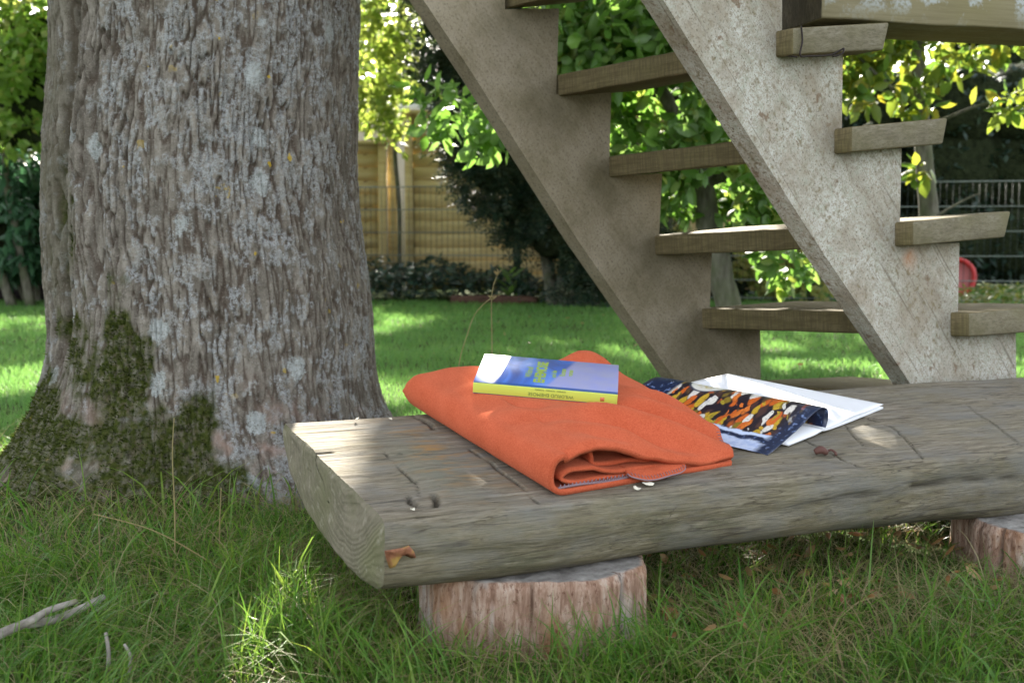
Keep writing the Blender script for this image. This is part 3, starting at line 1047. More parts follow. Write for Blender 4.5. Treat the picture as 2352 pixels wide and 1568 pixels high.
def foot(x, t):
    x = np.asarray(x, float)[..., None]
    t = np.asarray(t, float)[..., None]
    p = (1 - t) * ((1 - x) * c00 + x * c10) + t * ((1 - x) * c01 + x * c11)
    # the right hem bows outward
    p = p + np.array([1.0, 0.1]) * 0.035 * np.sin(np.pi * np.clip(t, 0, 1)) * np.clip(x, 0, 1) ** 2
    return p


def bl(x, t, z):
    p = foot(x, t)
    return B(p[..., 0], p[..., 1], z)


def seg_d(x, t, a, b):
    d = np.array(b) - np.array(a)
    k = np.clip(((x - a[0]) * d[0] + (t - a[1]) * d[1]) / (d @ d), 0, 1)
    return np.hypot(x - a[0] - k * d[0], t - a[1] - k * d[1]), k


def top_h(x, t):
    hf = np.interp(x, [0, 0.05, 0.12, 0.2, 0.32, 0.42, 0.5, 0.62, 0.8, 1.0], [0.040, 0.051, 0.058, 0.060, 0.056, 0.049, 0.039, 0.028, 0.022, 0.018])
    hb = np.interp(x, [0, 0.05, 0.15, 0.3, 0.55, 0.75, 0.88, 1.0], [0.044, 0.054, 0.060, 0.058, 0.058, 0.056, 0.044, 0.022])
    hm = np.interp(x, [0, 0.05, 0.15, 0.3, 0.6, 0.75, 0.88, 1.0], [0.034, 0.046, 0.056, 0.060, 0.056, 0.048, 0.036, 0.018])
    f = sstep(0.0, 0.42, t)
    h = hf * (1 - f) + hm * f
    f2 = sstep(0.7, 0.95, t)
    h = h * (1 - f2) + hb * f2
    for a, b, am, wd in (((0.30, 0.36), (0.98, 0.05), 0.018, 0.055), ((0.55, 0.46), (1.05, 0.17), 0.015, 0.045), ((0.15, 0.20), (0.60, 0.03), 0.0085, 0.045),
                         ((0.75, 0.62), (1.0, 0.45), 0.009, 0.05), ((0.02, 0.75), (0.35, 0.5), 0.007, 0.07), ((0.0, 0.45), (0.28, 0.30), 0.006, 0.05)):
        d_, k = seg_d(x, t, a, b)
        h = h + am * np.exp(-(d_ / wd) ** 2) * np.sin(np.pi * np.clip(k * 0.9 + 0.05, 0, 1))
        h = h - 0.5 * am * np.exp(-((d_ - 1.7 * wd) / (0.8 * wd)) ** 2) * np.sin(np.pi * np.clip(k * 0.9 + 0.05, 0, 1)) * (x > 0.15)
    hump = 0.042 * np.exp(-(((x - 0.80) / 0.13) ** 2 + ((t - 1.04) / 0.10) ** 2))
    h = h + hump
    h = h + 0.0034 * pn(np.stack([x * 5, t * 5, 0 * x], -1), 81) + 0.0007 * pn(np.stack([x * 18, t * 18, 0 * x], -1), 82)
    return h


BT = nrm(np.array([0.995, -0.09, -0.0740]))
BTL = at(1087, 876, 1.56)
bey = at(1102, 812, 1.685) - BTL
bey = nrm(bey - BT * (bey @ BT))
bnz = np.cross(BT, bey)
BTH = 0.0175
nt, nx = 74, 120
tt = np.concatenate([np.linspace(0, 0.1, 18), np.linspace(0.1, 1.0, nt - 17)[1:]])
bot = np.stack([np.linspace(1.0, 0.06, 26), np.full(26, 0.0035)], 1)
rows = []
for t_ in tt:
    h0 = float(top_h(np.array([0.05]), np.array([t_]))[0])
    foldp = smooth_path([(0.06, 0.0035), (0.022, 0.0055), (-0.010, h0 * 0.25), (-0.022, h0 * 0.52), (-0.012, h0 * 0.80), (0.012, h0 * 0.95), (0.05, h0)], 24)[1:-1]
    tx = np.linspace(0.05, 1.0, nx)
    th_ = top_h(tx, np.full(nx, t_))
    curve = np.concatenate([bot, foldp, np.stack([tx, th_], 1)])
    rollz = 0.007 * math.exp(-(t_ / 0.012) ** 2)
    curve[len(bot) + len(foldp):, 1] -= rollz
    # the far end is closed by a fold
    if t_ > 0.955:
        k = (t_ - 0.955) / 0.045
        mid = 0.026
        curve[:, 1] = mid + (curve[:, 1] - mid) * math.sqrt(max(1 - k * k, 0.0))
    rows.append(bl(curve[:, 0], np.full(len(curve), t_), curve[:, 1]))
BV = np.stack(rows)                                   # nt x m x 3
# the book presses the cloth flat
q = BV - BTL
un, vn_, wn_ = q @ BT, q @ bey, q @ bnz
inside = sstep(-0.02, 0.0, un) * sstep(0.235, 0.212, un) * sstep(-0.02, 0.0, vn_) * sstep(0.15, 0.13, vn_)
lim = -BTH - 0.0035
over = np.maximum(wn_ - lim, 0) * inside
BV = BV - over[..., None] * bnz
t = NT("orange_fleece")
v = t.coord()
nf = t.math('ADD', t.math('MULTIPLY', t.noise(v, 420, 4, 0.8), 0.6), t.math('MULTIPLY', t.noise(v, 1100, 2, 0.7), 0.4))
nb = t.noise(v, 30, 4)
c = t.ramp(nb, [(0.3, (0.40, 0.074, 0.031)), (0.7, (0.47, 0.096, 0.044))])
c = t.mix(t.ramp(nf, [(0.46, 0.0), (0.62, 0.55)]), c, (0.60, 0.15, 0.075))
c = t.mix(t.ramp(nf, [(0.36, 0.5), (0.48, 0.0)]), c, (0.30, 0.042, 0.018))
M_fleece = t.done(t.pbr(c, 1.0, t.bump(nf, 0.45, 0.0012), 0.0, **{'Sheen Weight': 0.12, 'Sheen Roughness': 0.6, 'Sheen Tint': (1.0, 0.55, 0.35, 1.0)}))


def cloth(name, V3, thick=0.0075):
    k, m, _ = V3.shape
    o = part(name, V3.reshape(-1, 3), grid_faces(k, m), M_fleece, bl_root)
    sd = o.modifiers.new('thickness', 'SOLIDIFY')
    sd.thickness = thick
    sd.offset = 0
    return o


cloth("outer_layer", BV)
lay = [
    ("inner_layer", [(0.97, 0.0105), (0.6, 0.0105), (0.3, 0.0105), (0.14, 0.011), (0.055, 0.016), (0.05, 0.023), (0.10, 0.029), (0.20, 0.027), (0.27, 0.020), (0.40, 0.0165), (0.6, 0.0155), (0.97, 0.0125)], 0.012, 0.5),
    ("inner_layer", [(0.14, 0.046), (0.2, 0.047), (0.225, 0.038), (0.235, 0.027), (0.29, 0.0245), (0.42, 0.0235), (0.55, 0.019)], 0.045, 0.5),
]
for nm, prof, t0, t1 in lay:
    pr = smooth_path(prof, 70)
    ts = np.linspace(t0, t1, 26)
    V3 = []
    for t_ in ts:
        pz = pr[:, 1].copy()
        pz = np.minimum(pz, np.maximum(top_h(np.clip(pr[:, 0], 0.06, 1), np.full(len(pr), t_)) - 0.008, 0.006))
        V3.append(bl(pr[:, 0], np.full(len(pr), t_ + 0.006 * math.sin(t_ * 9)), pz + 0.0008 * np.sin(pr[:, 0] * 30 + t_ * 20)))
    cloth(nm, np.stack(V3), 0.0045)
# rounded corner of the hem hanging out of the opening
fx, ft = np.meshgrid(np.linspace(-1, 1, 41), np.linspace(0, 1, 16), indexing='ij')
cxf = 0.545 + 0.165 * fx
tf = 0.08 - (0.08 + 0.036 * np.sqrt(np.clip(1 - fx ** 2, 0, 1))) * ft
zf = np.interp(tf, [-0.05, -0.03, 0.0, 0.03, 0.08], [0.005, 0.0075, 0.0135, 0.0165, 0.016]) + 0.001 * np.sin(fx * 5)
cloth("hem_corner", bl(cxf, tf, zf), 0.004)
# overlock stitching
t = NT("grey_thread")
M_thread = t.done(t.pbr((0.24, 0.17, 0.19), 0.9, None, 0.1))
st = []
ed = bl(cxf[:, -1], tf[:, -1] - 0.002, zf[:, -1] + 0.0005)
st.append(tube(ed, 0.0011, 5))


def ticks(x, t_, z, dx, dt, dz, r=0.0007):
    for i in range(len(x)):
        a = bl(np.array([x[i]]), np.array([t_[i]]), np.array([z[i]]))[0]
        b = bl(np.array([x[i] + dx[i]]), np.array([t_[i] + dt[i]]), np.array([z[i] + dz[i]]))[0]
        st.append(tube([a, (a + b) / 2 + N_ * 0.0006, b], r, 4))


i0 = np.arange(2, 40, 2)
ticks(cxf[i0, -1], tf[i0, -1], zf[i0, -1] + 0.0028, 0 * i0, np.full(len(i0), 0.012), np.full(len(i0), 0.0022), 0.0005)
hx = np.full(60, 1.0)
ht = np.linspace(0.06, 0.93, 60)
hz = top_h(hx, ht) + 0.0022
st.append(tube(bl(hx + 0.003, ht, hz - 0.002), 0.0015, 5))
ticks(hx, ht, hz + 0.0015, np.full(60, -0.018), 0 * ht, np.full(60, 0.0012), 0.0005)
sx = np.linspace(0.02, 0.42, 40)
st.append(tube(bl(sx, np.full(40, 0.006), 0.0088 + 0.0012 * np.sin(sx * 16)), 0.0016, 5))
ticks(sx[::1], np.full(40, 0.004), np.full(40, 0.0085), np.full(40, 0.006), np.full(40, 0.004), np.where(np.arange(40) % 2, 0.0045, 0.0015), 0.0009)
V1, f1 = join(st)
part("stitching", V1, f1, M_thread, bl_root, kind='stuff')

# ================================================================ book
book = bpy.data.objects.new("paperback_book", None)
book.empty_display_size = 0.05
COL.objects.link(book)
BM_ = Matrix(((BT[0], bey[0], bnz[0], BTL[0]), (BT[1], bey[1], bnz[1], BTL[1]), (BT[2], bey[2], bnz[2], BTL[2]), (0, 0, 0, 1)))
book.matrix_world = BM_
tag(book, "closed paperback with yellow green spine and blue cover lying on the orange blanket", "book")
BL_, BD_ = 0.2085, 0.129


def box(x0, x1, y0, y1, z0, z1):
    V = np.array([[x, y, z] for x in (x0, x1) for y in (y0, y1) for z in (z0, z1)], float)
    return V, [[0, 1, 3, 2], [4, 6, 7, 5], [0, 4, 5, 1], [2, 3, 7, 6], [0, 2, 6, 4], [1, 5, 7, 3]]


t = NT("blue_cover")
v = t.coord()
c = t.ramp(t.noise(t.coord(scale=(1, 0.45, 1)), 16, 4, 0.6, 0.8), [(0.32, (0.045, 0.06, 0.20)), (0.5, (0.06, 0.17, 0.56)), (0.7, (0.16, 0.27, 0.62))])
sep = t.n("SeparateXYZ")
t.set(sep.inputs[0], v)
gx = t.math('ADD', sep.outputs[0], t.math('MULTIPLY', sep.outputs[1], -0.30))
pale = t.ramp(t.math('MULTIPLY', gx, 5), [(0.50, 0.0), (0.53, 1.0)])
c = t.mix(pale, c, t.ramp(t.noise(v, 22, 3), [(0.35, (0.27, 0.29, 0.56)), (0.7, (0.33, 0.33, 0.46))]))  # paler part of the cover: a reflection painted into the blue
c = t.mix(t.ramp(t.math('MULTIPLY', sep.outputs[1], 50), [(0.25, 0.9), (0.45, 0.0)]), c, (0.02, 0.075, 0.24))
M_cover = t.done(t.pbr(c, 0.30, None, 0.55, **{'Coat Weight': 0.15, 'Coat Roughness': 0.15}))
t = NT("yellow_spine")
v = t.coord()
c = t.mix(t.noise(v, 20, 2), (0.50, 0.58, 0.085), (0.56, 0.64, 0.11))
M_spine = t.done(t.pbr(c, 0.35, None, 0.5))
t = NT("book_pages")
v = t.coord(scale=(1, 1, 60))
c = t.mix(t.noise(v, 30, 2), (0.62, 0.58, 0.48), (0.75, 0.72, 0.63))
M_pages = t.done(t.pbr(c, 0.9))
t = NT("title_green")
M_title = t.done(t.pbr((0.30, 0.40, 0.05), 0.4))
t = NT("spine_print")
M_print = t.done(t.pbr((0.10, 0.16, 0.05), 0.5))
t = NT("publisher_mark")
M_mark = t.done(t.pbr((0.60, 0.20, 0.08), 0.5))
V1, f1 = box(0.001, BL_ - 0.001, 0.003, BD_ - 0.0012, -BTH + 0.0012, -0.0012)
link("page_block", mesh_data("page_block", V1, f1, False), M_pages, book)
V1, f1 = box(0, BL_, 0.0, BD_, -0.0010, 0.0)
bevel(link("front_cover", mesh_data("front_cover", V1, f1, False), M_cover, book), 0.0005, 2)
V1, f1 = box(0, BL_, 0.0, BD_, -BTH, -BTH + 0.0010)
o = bevel(link("back_cover", mesh_data("back_cover", V1, f1, False), M_cover, book), 0.0005, 2)
V1, f1 = box(0.0, BL_, -0.0012, 0.0024, -BTH + 0.0011, -0.0011)
bevel(link("spine", mesh_data("spine", V1, f1, False), M_spine, book), 0.0008, 2)


def lettering(txt, size, m, parent, origin, xa, ya, name="lettering", bold=0.0):
    cu = bpy.data.curves.new(name, 'FONT')
    cu.body = txt
    cu.size = size
    cu.align_x = 'CENTER'
    cu.align_y = 'CENTER'
    cu.extrude = 0.00008
    cu.offset = bold
    to = bpy.data.objects.new(name + "_tmp", cu)
    COL.objects.link(to)
    dg = bpy.context.evaluated_depsgraph_get()
    me = bpy.data.meshes.new_from_object(to.evaluated_get(dg))
    bpy.data.objects.remove(to)
    xa, ya = nrm(xa), nrm(ya)
    za = np.cross(xa, ya)
    M_ = Matrix(((xa[0], ya[0], za[0], origin[0]), (xa[1], ya[1], za[1], origin[1]), (xa[2], ya[2], za[2], origin[2]), (0, 0, 0, 1)))
    me.materials.clear()
    o = link(name, me, m, parent, M_)
    return o


zc = 0.00015
lettering("WILDRUD EHEMOSE", 0.0072, M_print, book, (0.113, -0.0014, -BTH / 2 - 0.002), (-1, 0, 0), (0, 0, -1))
lettering("ROMAN   ROMAN   ROMAN", 0.0035, M_print, book, (0.112, -0.0014, -0.0035), (-1, 0, 0), (0, 0, -1))
V1, f1 = box(0.184, 0.190, -0.0015, -0.0013, -0.0125, -0.0065)
link("publisher_mark", mesh_data("publisher_mark", V1, f1, False), M_mark, book)
lettering("Wildrud", 0.014, M_title, book, (0.076, 0.062, zc), (0, 1, 0), (-1, 0, 0), bold=0.0002)
lettering("EHEMOSE", 0.022, M_title, book, (0.094, 0.066, zc), (0, 1, 0), (-1, 0, 0), bold=0.0009)
lettering("und die", 0.011, M_title, book, (0.113, 0.062, zc), (0, 1, 0), (-1, 0, 0), bold=0.0002)
lettering("Roman", 0.012, M_title, book, (0.126, 0.072, zc), (0, 1, 0), (-1, 0, 0), bold=0.0002)
lettering("roman", 0.011, M_title, book, (0.137, 0.072, zc), (0, 1, 0), (-1, 0, 0), bold=0.0002)

# ================================================================ magazine
mag = bpy.data.objects.new("open_magazine", None)
mag.empty_display_size = 0.05
COL.objects.link(mag)
mag.location = B(0.74, 0.3)
tag(mag, "open magazine with a curled printed page of colourful food beside the orange blanket", "magazine")
bpy.context.view_layer.update()
ms = np.array([0.743, 0.169])
mW, mL = np.array([0.9, 0.436]), np.array([-0.506, 0.863])


def mg(w, l, z):
    p = ms + np.asarray(w)[..., None] * mW + np.asarray(l)[..., None] * mL
    return B(p[..., 0], p[..., 1], z)


prof = smooth_path([(-0.172, 0.0022), (-0.145, 0.006), (-0.11, 0.0135), (-0.075, 0.0225), (-0.04, 0.036), (-0.016, 0.0425), (0.003, 0.0415), (0.0145, 0.033), (0.015, 0.0185), (0.0085, 0.0080), (0.0, 0.0065)], 60)
sarc = np.concatenate([[0], np.cumsum(np.linalg.norm(np.diff(prof, axis=0), axis=1))])
sarc /= sarc[-1]
ls = np.linspace(0, 0.290, 40)
rows, at_s, at_l = [], [], []
for l in ls:
    k = l / 0.29
    pr = prof.copy()
    lift = 1.0 - 0.22 * k
    pr[:, 1] = 0.0065 + (pr[:, 1] - 0.0065) * lift
    pr[:, 0] = pr[:, 0] * (1 + 0.0 * k)
    rows.append(mg(pr[:, 0], np.full(len(pr), l) + 0.004 * np.sin(sarc * 3), pr[:, 1] + 0.0006 * np.sin(l * 60 + sarc * 7)))
    at_s.append(sarc)
    at_l.append(np.full(len(pr), k))
t = NT("printed_page")
s_, l_ = t.attr('s'), t.attr('l')
cv = t.n("CombineXYZ")
t.set(cv.inputs[0], t.math('MULTIPLY', s_, 0.85))
t.set(cv.inputs[1], t.math('MULTIPLY', l_, 1.45))
vo = t.n("TexVoronoi")
mp = t.n("Mapping")
mp.inputs['Scale'].default_value = (8.5, 21.0, 1)
mp.inputs['Rotation'].default_value = (0, 0, 0.55)
t.t.links.new(cv.outputs[0], mp.inputs['Vector'])
nv = t.n("TexNoise")
t.t.links.new(cv.outputs[0], nv.inputs['Vector'])
nv.inputs['Scale'].default_value = 6
vm = t.n("VectorMath", operation='MULTIPLY_ADD')
t.t.links.new(nv.outputs['Color'], vm.inputs[0])
vm.inputs[1].default_value = (1.6, 1.6, 0)
t.t.links.new(mp.outputs[0], vm.inputs[2])
t.t.links.new(vm.outputs[0], vo.inputs['Vector'])
vo.inputs['Scale'].default_value = 1.0
sp = t.n("SeparateColor")
t.t.links.new(vo.outputs['Color'], sp.inputs[0])
cr = t.ramp(sp.outputs[0], [(0.0, (0.02, 0.014, 0.02)), (0.12, (0.07, 0.035, 0.03)), (0.24, (0.55, 0.12, 0.02)), (0.5, (0.50, 0.32, 0.03)), (0.62, (0.66, 0.62, 0.55)), (0.76, (0.62, 0.17, 0.03)), (0.88, (0.22, 0.15, 0.02)), (1.0, (0.66, 0.64, 0.62))])
e_ = cr.node.color_ramp
e_.interpolation = 'CONSTANT'
food = t.mix(t.ramp(vo.outputs['Distance'], [(0.50, 0.0), (0.68, 1.0)]), cr, (0.018, 0.014, 0.022))
vo2 = t.n("TexVoronoi")
mp2 = t.n("Mapping")
mp2.inputs['Scale'].default_value = (26.0, 9.0, 1)
mp2.inputs['Rotation'].default_value = (0, 0, -0.7)
mp2.inputs['Location'].default_value = (3.3, 1.7, 0)
t.t.links.new(vm.outputs[0], mp2.inputs['Vector'])
mp2.inputs['Scale'].default_value = (1.9, 0.75, 1)
t.t.links.new(mp2.outputs[0], vo2.inputs['Vector'])
vo2.inputs['Scale'].default_value = 1.0
sp2 = t.n("SeparateColor")
t.t.links.new(vo2.outputs['Color'], sp2.inputs[0])
cr2 = t.ramp(sp2.outputs[1], [(0.0, (0.50, 0.30, 0.03)), (0.2, (0.62, 0.16, 0.03)), (0.36, (0.60, 0.58, 0.52)), (0.55, (0.10, 0.06, 0.03)), (0.75, (0.34, 0.26, 0.03))])
cr2.node.color_ramp.interpolation = 'CONSTANT'
top2 = t.math('MULTIPLY', t.ramp(vo2.outputs['Distance'], [(0.36, 1.0), (0.44, 0.0)]), t.ramp(sp2.outputs[0], [(0.48, 0.0), (0.5, 1.0)]))
food = t.mix(top2, food, cr2)
shd = t.ramp(t.noise(cv.outputs[0], 60, 3), [(0.32, 0.35), (0.5, 0.0)])
food = t.mix(shd, food, (0.05, 0.03, 0.02))
food = t.mix(t.ramp(t.noise(cv.outputs[0], 45, 3), [(0.60, 0.0), (0.68, 0.6)]), food, (0.03, 0.02, 0.02))
navy = t.mix(t.ramp(t.noise(cv.outputs[0], 26, 4), [(0.57, 0.0), (0.66, 0.7)]), (0.014, 0.022, 0.055), (0.20, 0.28, 0.50))
blue = t.mix(t.ramp(t.noise(cv.outputs[0], 18, 3), [(0.45, 0.0), (0.6, 0.5)]), (0.50, 0.56, 0.72), (0.22, 0.32, 0.58))
sw = t.math('ADD', s_, t.math('MULTIPLY', t.math('SUBTRACT', t.noise(cv.outputs[0], 7, 4), 0.5), 0.16))
c = t.mix(t.ramp(sw, [(0.13, 0.0), (0.155, 1.0)]), blue, navy)
rim = t.ramp(sw, [(0.20, 0.0), (0.215, 1.0), (0.25, 1.0), (0.265, 0.0)])
c = t.mix(rim, c, (0.50, 0.58, 0.75))
c = t.mix(t.ramp(sw, [(0.25, 0.0), (0.27, 1.0)]), c, food)
lw = t.math('ADD', l_, t.math('MULTIPLY', t.math('SUBTRACT', t.noise(cv.outputs[0], 8, 3), 0.5), 0.1))
c = t.mix(t.ramp(lw, [(0.06, 1.0), (0.10, 0.0)]), c, navy)
# plate at the upper edge of the photo on the page
dx = t.math('MULTIPLY', t.math('SUBTRACT', s_, 0.86), 0.85)
dl = t.math('MULTIPLY', t.math('SUBTRACT', l_, 0.66), 1.45)
dd = t.math('POWER', t.math('ADD', t.math('MULTIPLY', dx, dx), t.math('MULTIPLY', dl, dl)), 0.5)
c = t.mix(t.ramp(dd, [(0.20, 1.0), (0.21, 0.0)]), c, (0.05, 0.055, 0.08))
c = t.mix(t.ramp(dd, [(0.185, 1.0), (0.19, 0.0)]), c, (0.62, 0.60, 0.53))
c = t.mix(t.math('MULTIPLY', t.ramp(dd, [(0.14, 1.0), (0.15, 0.0)]), t.ramp(t.noise(cv.outputs[0], 30, 3), [(0.45, 0.0), (0.55, 0.9)])), c, (0.45, 0.36, 0.10))
c = t.mix(t.ramp(l_, [(0.80, 0.0), (0.82, 1.0)]), c, navy)
M_pageprint = t.done(t.pbr(c, 0.28, None, 0.5))
t = NT("white_paper")
v = t.coord()
c = t.mix(t.noise(v, 8, 2), (0.74, 0.75, 0.78), (0.80, 0.81, 0.83))
M_paper = t.done(t.pbr(c, 0.45, None, 0.4))


def sheet(name, rows, m, thick, attrs=None):
    V3 = np.stack(rows)
    o = part(name, V3.reshape(-1, 3), grid_faces(V3.shape[0], V3.shape[1]), m, mag, attrs=attrs)
    sd = o.modifiers.new('thickness', 'SOLIDIFY')
    sd.thickness = thick
    sd.offset = -1
    return o


sheet("printed_page", rows, M_pageprint, 0.0004, dict(s=np.array(at_s).ravel(), l=np.array(at_l).ravel()))
# left stack under the curled page, right stack of white pages with one lifting leaf
wl = np.linspace(-0.11, 0.0, 12)
sheet("page", [mg(wl, np.full(12, l), 0.0035 + 0.002 * sstep(-0.03, 0, wl)) for l in np.linspace(0, 0.29, 8)], M_paper, 0.003)
wr = np.linspace(0.0, 0.222, 40)
for j, (zo, sh, th_) in enumerate(((0.0005, 0.0, 0.0014), (0.0026, -0.0025, 0.0010), (0.0046, -0.005, 0.0003))):
    rws = []
    for l in np.linspace(0.0, 0.29, 24):
        z = 0.0014 + zo + 0.003 * np.exp(-wr / 0.03) + (j == 2) * (0.004 * np.sin(np.pi * wr / 0.222) ** 2 + 0.0035 * sstep(0.14, 0.222, wr) * (1 - l / 0.5))
        rws.append(mg(wr * (1 + sh), np.full(40, l), z))
    sheet("page", rws, M_paper, th_)

# ================================================================ small things on the bench
t = NT("dry_leaf")
c = t.ramp(t.noise(t.coord(), 60, 3), [(0.35, (0.16, 0.06, 0.03)), (0.5, (0.27, 0.115, 0.06)), (0.62, (0.31, 0.19, 0.05))])
M_dry = t.done(t.pbr(c, 0.7))


def crumpled(name, pts2, org, xa, ya, m, amp, label, cat, seed=0):
    """leaf or petal: outline filled as a fan with a wavy surface and thickness"""
    pts2 = np.array(pts2, float)
    cen = pts2.mean(0)
    rings = [cen + (pts2 - cen) * f for f in (1, 0.66, 0.33)]
    allp = np.concatenate(rings + [cen[None]])
    za = np.cross(xa, ya)
    hz = amp * pn(np.stack([allp[:, 0] * 110, allp[:, 1] * 110, 0 * allp[:, 0] + seed], -1), 91) + amp * 0.8 * (allp[:, 0] / np.abs(pts2).max()) ** 2
    V = org + allp[:, :1] * xa + allp[:, 1:] * ya + hz[:, None] * za
    k = len(pts2)
    fs = []
    for r in range(2):
        for i in range(k):
            fs.append([r * k + i, r * k + (i + 1) % k, (r + 1) * k + (i + 1) % k, (r + 1) * k + i])
    fs += [[2 * k + i, 2 * k + (i + 1) % k, 3 * k] for i in range(k)]
    V0 = V.mean(0)
    o = link(name, mesh_data(name, V - V0, fs), m)
    o.location = V0
    sd = o.modifiers.new('thickness', 'SOLIDIFY')
    sd.thickness = 0.0006
    tag(o, label, cat)
    return o


lo = onplane(884, 1262, B(0.0, -0.012), np.array([0.25, -1, 0.1]))
lx, lz_ = nrm([0.95, 0.35, 0.0]), nrm([0.1, -0.3, 1.0])
lo = lo - np.array([0, 0.004, 0])
crumpled("autumn_leaf", [(0, 0), (0.010, 0.001), (0.020, 0.002), (0.028, 0.004), (0.034, -0.003), (0.037, -0.012), (0.030, -0.008), (0.022, -0.009), (0.018, -0.013), (0.013, -0.021), (0.007, -0.024), (0.003, -0.012)],
         lo, lx, lz_, M_dry, 0.003, "crumpled orange brown autumn leaf stuck on the cut corner of the log bench", "leaf")
t = NT("white_petal")
M_petal = t.done(t.pbr((0.72, 0.68, 0.55), 0.7))
t = NT("brown_husk")
M_husk = t.done(t.pbr((0.10, 0.045, 0.035), 0.7))
an = np.linspace(0, 2 * math.pi, 10, endpoint=False)
for (px, py, sz, lb) in ((1487, 1115, 0.0065, "larger cream petal in front of the stitched blanket corner"), (1461, 1127, 0.0042, "smaller cream petal scrap on the near edge of the bench"),
                         (897, 967, 0.0024, "white speck near the far edge of the bench, nearer the blanket"), (819, 967, 0.0022, "white speck near the far edge of the bench, nearer the oak"),
                         (948, 1176, 0.0026, "white scrap on the near edge of the bench below the knot")):
    ab = onb(px, py)
    rr_ = sz * (1 + 0.3 * np.sin(an * 3 + px))
    crumpled("petal", np.stack([rr_ * np.cos(an), 1.3 * rr_ * np.sin(an)], 1), B(ab[0], max(ab[1], 0.004), 0.004), U, W_, M_petal, 0.0025, lb, "petal", px)
ab = onb(1888, 1047)
k0 = B(ab[0] - 0.012, ab[1], 0.007)
k1 = smooth_path([B(ab[0] + q[0], ab[1] + q[1], q[2]) for q in ((-0.012, 0.002, 0.006), (-0.004, -0.001, 0.010), (0.002, -0.004, 0.007), (0.008, 0.002, 0.004), (0.015, 0.001, 0.008), (0.018, -0.006, 0.006), (0.017, -0.009, 0.003))], 22)
V1, f1 = tube(k1, np.interp(np.linspace(0, 1, 22), [0, 0.15, 0.35, 0.5, 1], [0.004, 0.0062, 0.0045, 0.0015, 0.0022]), 7)
o = link("dry_catkin", mesh_data("dry_catkin", V1 - k0, f1), M_husk)
o.location = k0
tag(o, "small curled brown catkin on the bench in front of the magazine", "catkin")

# ================================================================ foliage builders
def leaf_arrays(P, D, Nr, L, Wd, fold=0.18, droop=0.15, fine=False):
    """oval leaves: P base, D axis, Nr normal, L length, Wd width"""
    n = len(P)
    D = nrm(D)
    Sd = nrm(np.cross(D, Nr))
    Nn_ = np.cross(Sd, D)
    L, Wd = np.asarray(L)[:, None], np.asarray(Wd)[:, None]
    if fine:
        pts = [P, P + D * L * .30 + Sd * Wd * .46 - Nn_ * Wd * fold, P + D * L * .66 + Sd * Wd * .40 - Nn_ * (Wd * fold + L * droop * .4),
               P + D * L - Nn_ * L * droop, P + D * L * .66 - Sd * Wd * .40 - Nn_ * (Wd * fold + L * droop * .4), P + D * L * .30 - Sd * Wd * .46 - Nn_ * Wd * fold, P + D * L * .5 - Nn_ * L * droop * .2]
        f = np.array([[0, 6, 1], [1, 6, 2], [2, 6, 3], [3, 6, 4], [4, 6, 5], [5, 6, 0]])
    else:
        pts = [P, P + D * L * .45 + Sd * Wd * .5 - Nn_ * Wd * fold, P + D * L - Nn_ * L * droop, P + D * L * .45 - Sd * Wd * .5 - Nn_ * Wd * fold, P + D * L * .5]
        f = np.array([[0, 4, 1], [1, 4, 2], [2, 4, 3], [3, 4, 0]])
    k = len(pts)
    V = np.stack(pts, 1).reshape(-1, 3)
    Fc = (f[None] + (np.arange(n) * k)[:, None, None]).reshape(-1, 3)
    return V, Fc


def blob_points(r, n, blobs, freq=3.0, thr=-0.08, shell=0.55, seed=0):
    """points spread through the volume of several ellipsoids, with gaps and clumps"""
    w = np.array([b[3] * b[4] * b[5] for b in blobs]) ** 0.75
    w = w / w.sum()
    out, outn = [], []
    need = n
    while need > 0:
        m = int(need * 2.2) + 50
        k = r.choice(len(blobs), m, p=w)
        bb = np.array(blobs)[k]
        d = nrm(r.normal(size=(m, 3)))
        rad = shell + (1 - shell) * r.random(m) ** 0.5
        p = bb[:, :3] + d * rad[:, None] * bb[:, 3:6]
        ok = pn(p * freq, seed) > thr + 0.25 * (rad - 0.8)
        ok &= p[:, 2] > 0.02
        p, d = p[ok][:need], d[ok][:need]
        out.append(p)
        outn.append(d)
        need -= len(p)
    return np.concatenate(out), np.concatenate(outn)


def in_view(P, margin=30):
    q, z = proj(P)
    return (z > 0.1) & (q[:, 0] > -margin) & (q[:, 0] < 2352 + margin) & (q[:, 1] > -margin) & (q[:, 1] < 1568 + margin)


